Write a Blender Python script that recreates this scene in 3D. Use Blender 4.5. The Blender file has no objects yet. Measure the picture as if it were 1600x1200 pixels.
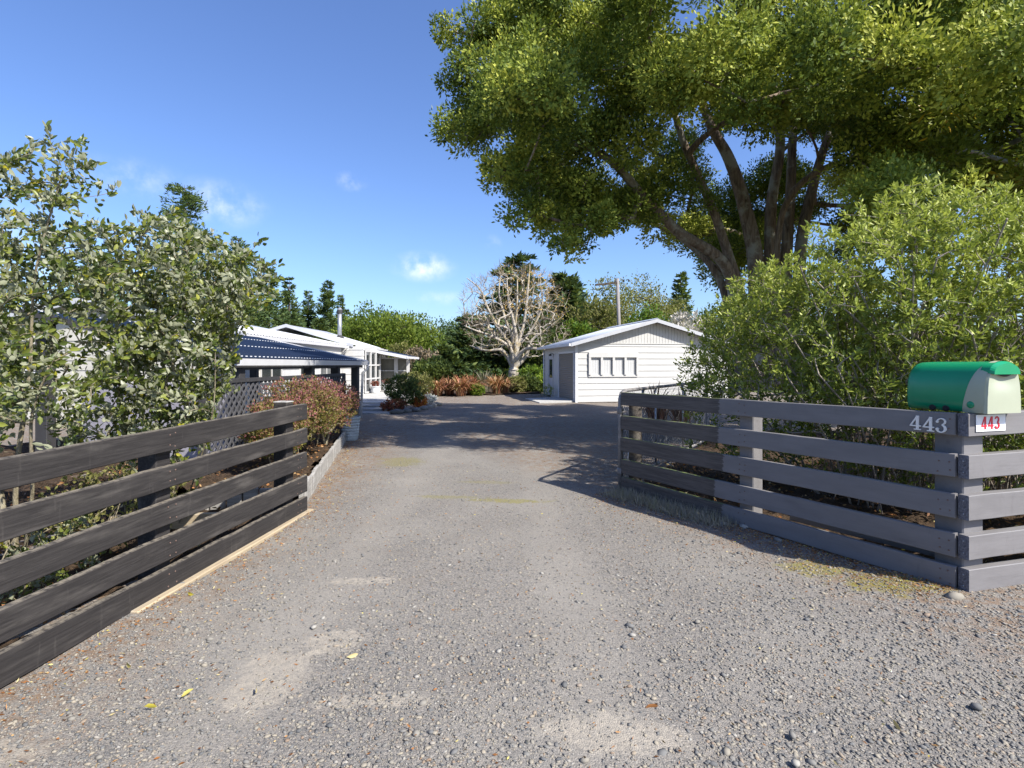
import bpy, math, random
import numpy as np
from mathutils import Vector, Matrix, Euler

random.seed(7); RNG = np.random.default_rng(11)
SC = bpy.context.scene
COL = SC.collection
F, HZ, H = 850.0, 570.0, 1.5            # focal length in photo pixels, horizon row, eye height

# ------------------------------------------------------------------ camera
cd = bpy.data.cameras.new('camera'); cam = bpy.data.objects.new('camera', cd); COL.objects.link(cam)
cam.location = (0, 0, H); cam.rotation_euler = (math.radians(90), 0, 0)
cd.sensor_width = 36; cd.lens = F/1600*36; cd.shift_y = -30/1600; cd.clip_start = .05; cd.clip_end = 4000
SC.camera = cam

# ------------------------------------------------------------------ light
SUN_EL = math.radians(45); SUN_AZ = math.atan2(.79, -.61)
S = Vector((math.sin(SUN_AZ)*math.cos(SUN_EL), math.cos(SUN_AZ)*math.cos(SUN_EL), math.sin(SUN_EL)))
W = bpy.data.worlds.new('World'); SC.world = W; W.use_nodes = True
nt = W.node_tree; nt.nodes.clear()
wo = nt.nodes.new('ShaderNodeOutputWorld'); bg = nt.nodes.new('ShaderNodeBackground')
sky = nt.nodes.new('ShaderNodeTexSky'); sky.sky_type = 'NISHITA'; sky.sun_disc = False
sky.sun_elevation = SUN_EL; sky.sun_rotation = SUN_AZ; sky.altitude = 50; sky.air_density = 1.0; sky.dust_density = 1.3; sky.ozone_density = 7.5
bg.inputs['Strength'].default_value = .124
# a few small fair-weather clouds, as soft noise puffs in the sky itself
tc = nt.nodes.new('ShaderNodeTexCoord'); noi = nt.nodes.new('ShaderNodeTexNoise')
noi.inputs['Scale'].default_value = 26; noi.inputs['Detail'].default_value = 6; noi.inputs['Roughness'].default_value = .6
nt.links.new(tc.outputs['Generated'], noi.inputs['Vector'])
acc = None
for (px, py, rx, ry, a) in [(662, 417, 46, 22, 1.0), (345, 318, 46, 26, .6), (548, 284, 22, 12, .5), (766, 381, 18, 14, .4), (210, 280, 40, 20, .35), (690, 466, 50, 12, .35), (1500, -250, 130, 40, .6), (-500, 330, 150, 50, .7)]:
    dv = Vector(((px-800)/F, 1, (HZ-py)/F)); dn = dv.normalized()
    mp = nt.nodes.new('ShaderNodeVectorMath'); mp.operation = 'SUBTRACT'; mp.inputs[1].default_value = dn
    nt.links.new(tc.outputs['Generated'], mp.inputs[0])
    mm = nt.nodes.new('ShaderNodeVectorMath'); mm.operation = 'MULTIPLY'
    k = F*dv.length
    mm.inputs[1].default_value = (k/rx/dv.length**2*1.0, k/rx/dv.length**2*.6, k/ry/dv.length**2)
    nt.links.new(mp.outputs[0], mm.inputs[0])
    ln = nt.nodes.new('ShaderNodeVectorMath'); ln.operation = 'LENGTH'; nt.links.new(mm.outputs[0], ln.inputs[0])
    mr = nt.nodes.new('ShaderNodeMapRange'); mr.interpolation_type = 'SMOOTHSTEP'
    mr.inputs['From Min'].default_value = 1.25; mr.inputs['From Max'].default_value = 0; mr.inputs['To Max'].default_value = a
    nt.links.new(ln.outputs['Value'], mr.inputs['Value'])
    if acc is None: acc = mr.outputs[0]
    else:
        ad = nt.nodes.new('ShaderNodeMath'); ad.operation = 'MAXIMUM'
        nt.links.new(acc, ad.inputs[0]); nt.links.new(mr.outputs[0], ad.inputs[1]); acc = ad.outputs[0]
sh = nt.nodes.new('ShaderNodeMapRange'); sh.interpolation_type = 'SMOOTHSTEP'
sh.inputs['From Min'].default_value = .34; sh.inputs['From Max'].default_value = .82
nt.links.new(noi.outputs['Fac'], sh.inputs['Value'])
mu = nt.nodes.new('ShaderNodeMath'); mu.operation = 'MULTIPLY'; nt.links.new(acc, mu.inputs[0]); nt.links.new(sh.outputs[0], mu.inputs[1])
mx = nt.nodes.new('ShaderNodeMix'); mx.data_type = 'RGBA'; mx.inputs['B'].default_value = (5.6, 5.8, 6.2, 1)
hv = nt.nodes.new('ShaderNodeHueSaturation'); hv.inputs['Saturation'].default_value = 1.03; hv.inputs['Hue'].default_value = .508; nt.links.new(sky.outputs[0], hv.inputs['Color'])
nt.links.new(mu.outputs[0], mx.inputs['Factor']); nt.links.new(hv.outputs[0], mx.inputs['A'])
nt.links.new(mx.outputs['Result'], bg.inputs['Color']); nt.links.new(bg.outputs[0], wo.inputs['Surface'])
sl = bpy.data.lights.new('sun', 'SUN'); sl.energy = 5.0; sl.angle = math.radians(.53); sl.color = (1, .95, .86)
so = bpy.data.objects.new('sun', sl); COL.objects.link(so); so.location = (20, -20, 30)
so.rotation_euler = (-S).to_track_quat('-Z', 'Y').to_euler()
vs = SC.view_settings; vs.view_transform = 'Standard'; vs.look = 'None'; vs.exposure = .92; vs.gamma = 1; vs.use_curve_mapping = False
SC.cycles.max_bounces = 6; SC.cycles.transparent_max_bounces = 8; SC.cycles.use_denoising = True

# ------------------------------------------------------------------ helpers
def P(px, py, d): return Vector(((px-800)/F*d, d, H+(HZ-py)/F*d))
def G(px, py):
    d = H*F/(py-HZ); return Vector(((px-800)/F*d, d, 0))
def proj(p):
    p = np.asarray(p); return 800+F*p[..., 0]/p[..., 1], HZ-F*(p[..., 2]-H)/p[..., 1]

def tag(o, label=None, cat=None, group=None, kind=None):
    if label: o['label'] = label
    if cat: o['category'] = cat
    if group: o['group'] = group
    if kind: o['kind'] = kind
    return o
def thing(name, label, cat, loc=(0, 0, 0), rz=0, group=None):
    o = bpy.data.objects.new(name, None); COL.objects.link(o); o.empty_display_size = .2
    o.location = loc; o.rotation_euler = (0, 0, rz); return tag(o, label, cat, group)
def link(name, me, parent=None, loc=(0, 0, 0), rot=(0, 0, 0)):
    o = bpy.data.objects.new(name, me); COL.objects.link(o); o.location = loc; o.rotation_euler = rot
    if parent: o.parent = parent
    return o
def mesh_np(name, V, Q, mat, smooth=True, tint=None):
    """V (n,3), Q (m,3|4) or a list of such index arrays"""
    me = bpy.data.meshes.new(name)
    Qs = Q if isinstance(Q, (list, tuple)) else [Q]
    Qs = [np.asarray(q, dtype=np.int32) for q in Qs if len(q)]
    V = np.asarray(V, dtype=np.float32)
    loops = np.concatenate([q.ravel() for q in Qs])
    tot = np.concatenate([np.full(len(q), q.shape[1], dtype=np.int32) for q in Qs])
    me.vertices.add(len(V)); me.vertices.foreach_set('co', V.ravel())
    me.loops.add(len(loops)); me.loops.foreach_set('vertex_index', loops)
    me.polygons.add(len(tot)); st = np.zeros(len(tot), dtype=np.int32); st[1:] = np.cumsum(tot)[:-1]
    me.polygons.foreach_set('loop_start', st)
    me.polygons.foreach_set('use_smooth', np.full(len(tot), smooth, dtype=bool))
    if tint is not None:
        a = me.attributes.new('tint', 'FLOAT', 'POINT'); a.data.foreach_set('value', np.asarray(tint, dtype=np.float32))
    me.update(calc_edges=True); me.validate()
    if mat: me.materials.append(mat)
    return me

class MB:
    """collects simple solids, builds ONE mesh object"""
    def __init__(s): s.v = []; s.f = []
    def add(s, V, Fs):
        n = len(s.v); s.v += [tuple(p) for p in V]; s.f += [tuple(i+n for i in f) for f in Fs]; return s
    def box(s, a, b, M=None):
        (x0, y0, z0), (x1, y1, z1) = a, b
        V = [Vector(p) for p in [(x0,y0,z0),(x1,y0,z0),(x1,y1,z0),(x0,y1,z0),(x0,y0,z1),(x1,y0,z1),(x1,y1,z1),(x0,y1,z1)]]
        if M is not None: V = [M @ p for p in V]
        return s.add(V, [(0,3,2,1),(4,5,6,7),(0,1,5,4),(1,2,6,5),(2,3,7,6),(3,0,4,7)])
    def cbox(s, a, b, c=.006):
        """box with chamfered vertical+horizontal edges"""
        (x0, y0, z0), (x1, y1, z1) = a, b
        ring = lambda z, i: [(x0+c+i, y0+i, z), (x1-c-i, y0+i, z), (x1-i, y0+c+i, z), (x1-i, y1-c-i, z), (x1-c-i, y1-i, z), (x0+c+i, y1-i, z), (x0+i, y1-c-i, z), (x0+i, y0+c+i, z)]
        V = ring(z0, c)+ring(z0+c, 0)+ring(z1-c, 0)+ring(z1, c)
        Fs = [tuple(range(7, -1, -1)), tuple(range(24, 32))]
        for r in range(3):
            for k in range(8): Fs.append((r*8+k, r*8+(k+1) % 8, r*8+8+(k+1) % 8, r*8+8+k))
        return s.add(V, Fs)
    def tube(s, pts, rad, n=8, cap=True):
        pts = [Vector(p) for p in pts]; R = rad if isinstance(rad, (list, tuple)) else [rad]*len(pts)
        V = []; Fs = []; ref = None
        for i, p in enumerate(pts):
            t = (pts[min(i+1, len(pts)-1)]-pts[max(i-1, 0)]).normalized()
            if ref is None: ref = t.orthogonal().normalized()
            ref = (ref-t*ref.dot(t)).normalized(); b = t.cross(ref)
            for k in range(n):
                a = 2*math.pi*k/n; V.append(p+(ref*math.cos(a)+b*math.sin(a))*R[i])
        for i in range(len(pts)-1):
            for k in range(n): Fs.append((i*n+k, i*n+(k+1) % n, (i+1)*n+(k+1) % n, (i+1)*n+k))
        if cap: Fs += [tuple(range(n-1, -1, -1)), tuple(range((len(pts)-1)*n, len(pts)*n))]
        return s.add(V, Fs)
    def lathe(s, prof, n=20, c=(0, 0, 0)):
        V = []; Fs = []
        for r, z in prof:
            for k in range(n):
                a = 2*math.pi*k/n; V.append((c[0]+r*math.cos(a), c[1]+r*math.sin(a), c[2]+z))
        for i in range(len(prof)-1):
            for k in range(n): Fs.append((i*n+k, i*n+(k+1) % n, (i+1)*n+(k+1) % n, (i+1)*n+k))
        Fs += [tuple(range(n-1, -1, -1)), tuple(range((len(prof)-1)*n, len(prof)*n))]
        return s.add(V, Fs)
    def prism(s, poly, y0, y1):
        """polygon in xz, extruded along y"""
        n = len(poly); V = [(x, y0, z) for x, z in poly]+[(x, y1, z) for x, z in poly]
        Fs = [tuple(range(n)), tuple(range(2*n-1, n-1, -1))]+[(k, k+n, (k+1) % n+n, (k+1) % n) for k in range(n)]
        return s.add(V, Fs)
    def mesh(s, name, mat, smooth=False):
        me = bpy.data.meshes.new(name); me.from_pydata(s.v, [], s.f); me.update()
        if smooth: me.polygons.foreach_set('use_smooth', [True]*len(me.polygons))
        if mat: me.materials.append(mat)
        return me
    def build(s, name, mat, parent=None, loc=(0, 0, 0), rot=(0, 0, 0), smooth=False):
        return link(name, s.mesh(name, mat, smooth), parent, loc, rot)

# ------------------------------------------------------------------ materials
class N:
    """tiny node-graph helper"""
    def __init__(s, name, rough=.7, spec=.5, metal=0):
        s.m = bpy.data.materials.new(name); s.m.use_nodes = True; s.t = s.m.node_tree; s.n = s.t.nodes
        s.b = s.n['Principled BSDF']; s.b.inputs['Roughness'].default_value = rough
        s.b.inputs['Specular IOR Level'].default_value = spec; s.b.inputs['Metallic'].default_value = metal
        s.tc = s.n.new('ShaderNodeTexCoord')
    def L(s, a, b): s.t.links.new(a, b)
    def vec(s, scale=(1, 1, 1), src='Object', loc=(0, 0, 0)):
        m = s.n.new('ShaderNodeMapping'); m.inputs['Scale'].default_value = scale; m.inputs['Location'].default_value = loc
        s.L(s.tc.outputs[src], m.inputs[0]); return m.outputs[0]
    def rvec(s, scale):
        o = s.n.new('ShaderNodeObjectInfo'); a = s.n.new('ShaderNodeVectorMath'); a.operation = 'ADD'; k = s.n.new('ShaderNodeMath'); k.operation = 'MULTIPLY'; k.inputs[1].default_value = 37.
        s.L(o.outputs['Random'], k.inputs[0]); s.L(s.vec(scale), a.inputs[0]); s.L(k.outputs[0], a.inputs[1]); return a.outputs[0]
    def noise(s, scale, detail=4, rough=.55, v=None, dist=0):
        n = s.n.new('ShaderNodeTexNoise'); n.inputs['Scale'].default_value = scale; n.inputs['Detail'].default_value = detail
        n.inputs['Roughness'].default_value = rough; n.inputs['Distortion'].default_value = dist
        s.L(v if v is not None else s.tc.outputs['Object'], n.inputs['Vector']); return n.outputs['Fac']
    def voro(s, scale, v=None, feature='F1', out='Distance', rnd=1):
        n = s.n.new('ShaderNodeTexVoronoi'); n.feature = feature; n.inputs['Scale'].default_value = scale; n.inputs['Randomness'].default_value = rnd
        s.L(v if v is not None else s.tc.outputs['Object'], n.inputs['Vector']); return n.outputs[out]
    def ramp(s, fac, stops):
        r = s.n.new('ShaderNodeValToRGB'); e = r.color_ramp.elements
        while len(e) < len(stops): e.new(.5)
        for k, (p, c) in enumerate(stops): e[k].position = p; e[k].color = (*c, 1) if len(c) == 3 else c
        s.L(fac, r.inputs[0]); return r.outputs[0]
    def rng(s, v, a, b, c=0, d=1, smooth=True):
        r = s.n.new('ShaderNodeMapRange'); r.interpolation_type = 'SMOOTHSTEP' if smooth else 'LINEAR'
        for i, x in zip((1, 2, 3, 4), (a, b, c, d)): r.inputs[i].default_value = x
        s.L(v, r.inputs[0]); return r.outputs[0]
    def mix(s, f, a, b, mode='MIX'):
        m = s.n.new('ShaderNodeMix'); m.data_type = 'RGBA'; m.blend_type = mode
        for key, x in (('Factor', f), ('A', a), ('B', b)):
            if isinstance(x, (int, float)): m.inputs[key].default_value = x
            elif isinstance(x, tuple): m.inputs[key].default_value = (*x, 1)
            else: s.L(x, m.inputs[key])
        return m.outputs['Result']
    def math(s, op, a, b=0):
        m = s.n.new('ShaderNodeMath'); m.operation = op
        for k, x in enumerate((a, b)):
            if isinstance(x, (int, float)): m.inputs[k].default_value = x
            else: s.L(x, m.inputs[k])
        return m.outputs[0]
    def col(s, c):
        if isinstance(c, tuple): s.b.inputs['Base Color'].default_value = (*c, 1)
        else: s.L(c, s.b.inputs['Base Color'])
        return s
    def rough(s, r): s.L(r, s.b.inputs['Roughness']); return s
    def bump(s, h, strength=.4, dist=.01):
        b = s.n.new('ShaderNodeBump'); b.inputs['Strength'].default_value = strength; b.inputs['Distance'].default_value = dist
        s.L(h, b.inputs['Height']); s.L(b.outputs[0], s.b.inputs['Normal']); return s
    def attr(s, name):
        a = s.n.new('ShaderNodeAttribute'); a.attribute_name = name; return a.outputs['Fac']
    def sep(s, v=None, axis='X'):
        x = s.n.new('ShaderNodeSeparateXYZ'); s.L(v if v is not None else s.tc.outputs['Object'], x.inputs[0]); return x.outputs[axis]
    def objrand(s):
        o = s.n.new('ShaderNodeObjectInfo'); return o.outputs['Random']

def leafmat(name, stops, transl=.3, rough=.55, spec=.18, back=None):
    m = N(name, rough, spec); t = m.attr('tint'); c = m.ramp(t, stops)
    if back:
        g = m.n.new('ShaderNodeNewGeometry'); c = m.mix(g.outputs['Backfacing'], c, back)
    m.col(c)
    tr = m.n.new('ShaderNodeBsdfTranslucent'); m.L(m.mix(.5, c, (.34, .42, .05)), tr.inputs['Color'])
    ms = m.n.new('ShaderNodeMixShader'); ms.inputs[0].default_value = transl
    m.L(m.b.outputs[0], ms.inputs[1]); m.L(tr.outputs[0], ms.inputs[2])
    m.L(ms.outputs[0], m.n['Material Output'].inputs['Surface']); return m.m

def woodmat(name, base, dark, pale, wear=.35, rough=.75, moss=False):
    m = N(name, rough, .3)
    v = m.rvec((1.1, 26, 26)); g = m.noise(3.0, 6, .65, v)
    r = m.objrand(); v2 = m.rvec((.8, 5, 5)); b = m.noise(2.2, 4, .6, v2)
    c = m.mix(m.rng(g, .32, .68), dark, base)
    c = m.mix(m.math('MULTIPLY', m.rng(b, .5, .78), wear), c, pale)
    streak = m.noise(5, 3, .7, m.rvec((1.6, 1.5, 90)))
    knot = m.rng(m.voro(1.0, m.rvec((1.3, 7, 7))), .16, .07); c = m.mix(m.math('MULTIPLY', knot, .7), c, dark)
    stain = m.rng(m.noise(1.5, 5, .7, m.rvec((9, 2, 1.2))), .60, .72); c = m.mix(m.math('MULTIPLY', stain, wear*.5), c, pale); c = m.mix(m.math('MULTIPLY', m.rng(streak, .6, .74), wear*.8), c, pale)
    if moss:
        # lichen and bare wood on the upper edge, where rain sits
        gn = m.n.new('ShaderNodeNewGeometry'); up = m.rng(m.sep(gn.outputs['Normal'], 'Z'), .55, .95)
        c = m.mix(m.math('MULTIPLY', up, m.rng(m.noise(30, 4), .3, .6)), c, moss)
    m.col(m.mix(m.math('MULTIPLY', r, .35), c, dark))
    return m.bump(g, .35, .004).m

def plain(name, c, rough=.6, var=.12, scale=6, spec=.4, metal=0, bump=0):
    m = N(name, rough, spec, metal); n = m.noise(scale, 5, .6)
    lo = tuple(x*(1-var) for x in c); hi = tuple(min(1, x*(1+var)) for x in c)
    m.col(m.ramp(n, [(.3, lo), (.7, hi)]))
    if bump: m.bump(m.noise(scale*6, 4), bump, .01)
    return m.m

M = {}
M['fence_black'] = woodmat('charcoal_stained_timber', (.040, .036, .035), (.018, .016, .016), (.17, .155, .14), .42, .75, moss=(.22, .19, .15))
M['fence_bare'] = woodmat('weathered_dark_timber', (.062, .054, .052), (.032, .028, .028), (.12, .11, .10), .35, .85, moss=(.13, .15, .05))
M['timber_pale'] = woodmat('pale_sawn_timber', (.40, .33, .22), (.28, .22, .15), (.42, .39, .33), .8)
M['timber_grey'] = woodmat('silvered_timber', (.36, .345, .325), (.22, .21, .195), (.50, .49, .47), .5)
M['post_old'] = woodmat('rough_old_post', (.10, .085, .072), (.035, .03, .026), (.26, .24, .2), .5, .9)

def painted_timber(name, c, bare=None):
    m = N(name, .6, .35); g = m.noise(3.0, 6, .65, m.rvec((1.2, 24, 24)))
    big = m.noise(3, 5, .65, m.rvec((.8, 3, 3))); pc = m.mix(m.rng(big, .3, .7), tuple(x*.9 for x in c), tuple(x*1.08 for x in c))
    pc = m.mix(m.math('MULTIPLY', m.rng(g, .3, .5, 1, 0), .22), pc, tuple(x*.62 for x in c))
    st_ = m.rng(m.noise(1.5, 6, .75, m.rvec((8, 2, 1.5))), .56, .74); pc = m.mix(m.math('MULTIPLY', st_, .4), pc, tuple(x*.55 for x in c))
    kn = m.rng(m.voro(1.0, m.rvec((1.2, 6, 6))), .15, .05); pc = m.mix(m.math('MULTIPLY', kn, .45), pc, tuple(x*.5 for x in c))
    if bare:
        d = m.noise(3, 6, .65, m.vec((1.1, 26, 26))); bc = m.mix(m.rng(d, .32, .68), (.05, .044, .042), (.105, .093, .086))
        st = m.noise(5, 3, .7, m.vec((1.6, 1.5, 90))); bc = m.mix(m.math('MULTIPLY', m.rng(st, .58, .74), .3), bc, (.14, .13, .12))
        gn = m.n.new('ShaderNodeNewGeometry'); up = m.rng(m.sep(gn.outputs['Normal'], 'Z'), .5, .9)
        bc = m.mix(m.math('MULTIPLY', up, m.rng(m.noise(26, 4), .35, .6)), bc, (.13, .16, .045))
        # the painter stopped here: ragged brush edge across the board
        x = m.math('ADD', m.sep(None, 'X'), m.math('MULTIPLY', m.math('SUBTRACT', m.noise(3, 5, .7, m.vec((.5, 1, 20))), .5), .14))
        x = m.math('ADD', x, m.math('MULTIPLY', m.objrand(), -.12))
        pc = m.mix(m.rng(x, bare-.004, bare+.004), pc, bc)
    m.col(pc); m.bump(g, .25, .004); return m.m
PAINT = (.168, .161, .164)
M['paint_grey'] = painted_timber('lavender_grey_paint', PAINT)
M['paint_part'] = painted_timber('half_finished_paint', PAINT, bare=1.80)
M['end_grain'] = N('painted_end_grain', .8, .2).m
_m = N('painted_end_grain_cracked', .85, .2); _n = _m.noise(60, 6, .7); _m.col(_m.ramp(_n, [(.35, (.05, .05, .058)), (.62, (.20, .20, .225))])); _m.bump(_n, .8, .006); M['end_grain'] = _m.m
M['white'] = plain('white_paint', (.50, .495, .485), .5, .05, 3)
M['white_board'] = plain('white_weatherboard_paint', (.485, .48, .468), .55, .07, 2)
M['cream'] = plain('cream_boards', (.44, .425, .38), .6, .08, 3)
M['fascia'] = plain('grey_fascia', (.42, .43, .46), .5, .06, 4)
M['gutter'] = plain('pale_grey_gutter', (.60, .60, .62), .4, .06, 4)
M['dark_post'] = plain('dark_stained_post', (.035, .034, .036), .7, .2, 8)
M['lattice'] = plain('charcoal_lattice', (.065, .065, .072), .7, .25, 8)
M['concrete'] = plain('pale_concrete', (.40, .39, .37), .85, .15, 5, .2, 0, .3)
M['concrete_dark'] = plain('dark_grey_concrete', (.20, .21, .22), .85, .2, 5, .2, 0, .3)  # darker grey concrete, for the lower steps and one pot
M['glass'] = plain('dark_window_glass', (.035, .04, .042), .06, .2, 1, .6)
M['screen_dark'] = plain('shade_screen', (.13, .125, .10), .5, .1, 4)
M['blind'] = plain('white_blind', (.48, .485, .49), .6, .04, 3)
M['black'] = plain('black_rubber', (.012, .012, .012), .6, .1)
M['galv'] = plain('galvanised_steel', (.34, .35, .37), .42, .15, 20, .5, .6)
M['rustpipe'] = plain('old_galvanised_pipe', (.20, .19, .19), .6, .3, 24, .4, .3)
M['letter_silver'] = plain('cast_silver_numeral', (.72, .70, .66), .4, .1, 20, .5, 0)
M['red_letter'] = plain('red_numeral_print', (.62, .02, .04), .5, .05)
M['plate'] = plain('white_plate', (.82, .82, .83), .35, .03, 8)
M['mail_green'] = plain('glossy_green_plastic', (.004, .24, .105), .25, .06, 5, .5)
M['mail_grey'] = plain('pale_sage_plastic', (.36, .385, .29), .4, .05, 5)
M['pot_white'] = plain('white_glazed_pot', (.66, .68, .70), .3, .08, 5)
M['pot_blue'] = plain('ribbed_pale_blue_pot', (.29, .33, .355), .5, .2, 4)
M['roof_white'] = plain('pale_roof_steel', (.56, .57, .59), .38, .05, 2, .5)
M['roof_shed'] = plain('blue_grey_roof_steel', (.42, .45, .50), .4, .06, 2, .5)
M['roof_sky_tint'] = plain('sky_tinted_roof_steel', (.009, .015, .032), .35, .12, 1.5, .45)  # dark roof; the blue of the reflected sky is put into its colour
M['screw'] = plain('bright_screw_heads', (.75, .76, .78), .4, .02)
M['roller'] = plain('taupe_roller_door', (.20, .175, .15), .45, .06, 4)
M['render'] = plain('lavender_rendered_wall', (.25, .24, .275), .9, .12, 14, .2, 0, .5)
M['pole'] = woodmat('grey_hardwood_pole', (.30, .28, .27), (.17, .155, .15), (.42, .40, .38), .5)

# bark
def bark(name, a, b, c, sx=7, sz=1.2, patch=None):
    m = N(name, .9, .15); g = m.noise(2.2, 7, .7, m.vec((sx, sx, sz)), .6)
    col = m.ramp(g, [(.3, a), (.52, b), (.74, c)])
    if patch: col = m.mix(m.rng(m.noise(2.1, 5, .65), .5, .62), col, patch)
    m.col(col); return m.bump(g, .9, .04).m
M['bark_totara'] = bark('stringy_brown_bark', (.065, .047, .035), (.22, .165, .125), (.38, .31, .245), 8, .9, (.34, .32, .27))
M['bark_pale'] = bark('bleached_bark', (.22, .205, .19), (.42, .40, .37), (.58, .56, .52), 5, 1.5)
M['bark_lichen'] = bark('orange_lichen_bark', (.28, .2, .10), (.44, .36, .22), (.50, .40, .20), 5, 1.5)
M['bark_shrub'] = bark('olive_tan_bark', (.10, .085, .055), (.25, .215, .145), (.37, .335, .25), 12, 4)
M['bark_twig'] = bark('pale_grey_twig_bark', (.20, .17, .14), (.36, .315, .26), (.50, .46, .40), 12, 4)
M['bark_dark'] = bark('dark_conifer_bark', (.03, .025, .02), (.07, .055, .045), (.12, .1, .08))

M['lf_totara'] = leafmat('totara_foliage', [(0, (.035, .062, .016)), (.45, (.12, .17, .03)), (.8, (.28, .32, .05)), (1, (.44, .45, .08))], .24, .55, .15)
M['lf_titoki'] = leafmat('broad_olive_leaves', [(0, (.04, .07, .014)), (.5, (.125, .165, .024)), (.88, (.23, .26, .036)), (.97, (.38, .39, .08)), (1, (.46, .30, .02))], .3, .4)
M['lf_feijoa'] = leafmat('feijoa_leaves', [(0, (.022, .04, .011)), (.4, (.085, .115, .024)), (.92, (.24, .26, .05)), (.97, (.38, .35, .03)), (1, (.48, .40, .02))], .28, .38, .3, back=(.25, .26, .17))
M['lf_bud'] = leafmat('silvery_new_leaves', [(0, (.20, .21, .16)), (1, (.36, .37, .31))], .2, .7)
M['lf_hedge'] = leafmat('fresh_narrow_leaves', [(0, (.035, .065, .014)), (.35, (.12, .165, .03)), (.75, (.27, .32, .055)), (1, (.42, .46, .10))], .33, .42, .25)
M['lf_hedge_dead'] = leafmat('dead_inner_leaves', [(0, (.06, .045, .025)), (1, (.20, .16, .10))], .15)
M['lf_red'] = leafmat('bronze_red_leaves', [(0, (.12, .12, .025)), (.42, (.20, .17, .05)), (.62, (.22, .09, .07)), (1, (.27, .095, .12))], .25, .45)
M['lf_dark'] = leafmat('dark_evergreen_leaves', [(0, (.018, .036, .013)), (.6, (.06, .092, .028)), (1, (.13, .165, .04))], .2)
M['lf_pine'] = leafmat('pine_needles', [(0, (.026, .05, .022)), (.6, (.075, .12, .045)), (1, (.16, .20, .06))], .2)
M['lf_macro'] = leafmat('cypress_sprays', [(0, (.016, .034, .015)), (.6, (.05, .085, .03)), (1, (.125, .16, .045))], .15)
M['lf_willow'] = leafmat('spring_willow_leaves', [(0, (.05, .085, .015)), (.55, (.12, .17, .025)), (1, (.24, .28, .05))], .35)
M['lf_olive'] = leafmat('olive_brown_foliage', [(0, (.07, .07, .025)), (.55, (.16, .155, .05)), (1, (.26, .25, .09))], .3)
M['lf_brown'] = leafmat('bare_brown_twigs', [(0, (.12, .09, .06)), (.6, (.22, .17, .115)), (1, (.30, .24, .17))], .1)
M['lf_lime'] = leafmat('lime_shrub_leaves', [(0, (.05, .10, .015)), (.6, (.15, .24, .025)), (1, (.32, .38, .05))], .3)
M['lf_flax'] = leafmat('orange_flax_leaves', [(0, (.14, .05, .025)), (.4, (.33, .13, .07)), (.75, (.46, .24, .13)), (1, (.50, .38, .18))], .15, .4)
M['lf_flaxg'] = leafmat('grey_green_flax_leaves', [(0, (.08, .075, .05)), (1, (.25, .23, .17))], .15)
M['lf_orange'] = leafmat('orange_red_bedding', [(0, (.12, .03, .01)), (.6, (.45, .07, .02)), (1, (.65, .28, .03))], .2)
M['lf_maroon'] = leafmat('maroon_bedding', [(0, (.04, .02, .015)), (.6, (.16, .035, .03)), (1, (.30, .08, .05))], .2)
M['lf_white'] = leafmat('white_flowers', [(0, (.5, .5, .48)), (.7, (.7, .7, .68)), (1, (.25, .35, .12))], .2)
M['lf_dry'] = leafmat('dry_grass', [(0, (.20, .18, .15)), (.7, (.36, .33, .27)), (1, (.26, .25, .12))], .15)
M['lf_blossom'] = leafmat('pale_blossom', [(0, (.35, .32, .28)), (1, (.62, .58, .54))], .2)
M['litter'] = leafmat('leaf_litter', [(0, (.10, .042, .018)), (.5, (.30, .13, .045)), (.8, (.38, .24, .11)), (.93, (.48, .42, .22)), (1, (.52, .44, .04))], .1, .6)

# ------------------------------------------------------------------ foliage and branches
def rand_dirs(n, rng=RNG):
    v = rng.normal(size=(n, 3)); return v/np.linalg.norm(v, axis=1, keepdims=True)
def leaves(pos, axis, L, Wd, tint, fold=.25, roll=None, rng=RNG, hexa=False):
    """pos: leaf bases, axis: unit directions; returns V, faces, tint per vertex. Diamond of 2 folded tris, or 6-point blade."""
    n = len(pos); r = rng.normal(size=(n, 3)) if roll is None else roll
    s = np.cross(axis, r); s /= np.linalg.norm(s, axis=1, keepdims=True)+1e-9
    u = np.cross(s, axis); L = np.broadcast_to(np.asarray(L, float), (n,))[:, None]; Wd = np.broadcast_to(np.asarray(Wd, float), (n,))[:, None]
    if not hexa:
        V = np.stack([pos, pos+axis*L*.5+s*Wd+u*Wd*fold, pos+axis*L, pos+axis*L*.5-s*Wd+u*Wd*fold], 1).reshape(-1, 3)
        b = np.arange(n)[:, None]*4; Q = np.concatenate([b+[0, 1, 2], b+[0, 2, 3]]); k = 4
    else:
        d = u*L*.10
        V = np.stack([pos, pos+axis*L*.3+s*Wd*.85+u*Wd*fold, pos+axis*L*.68+s*Wd*.8+u*Wd*fold-d*.4, pos+axis*L-d, pos+axis*L*.68-s*Wd*.8+u*Wd*fold-d*.4, pos+axis*L*.3-s*Wd*.85+u*Wd*fold, pos+axis*L*.5-d*.15], 1).reshape(-1, 3)
        b = np.arange(n)[:, None]*7; Q = np.concatenate([b+[0, 1, 6], b+[1, 2, 6], b+[2, 3, 6], b+[3, 4, 6], b+[4, 5, 6], b+[5, 0, 6]]); k = 7
    return V, Q, np.repeat(np.asarray(tint), k)

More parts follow.
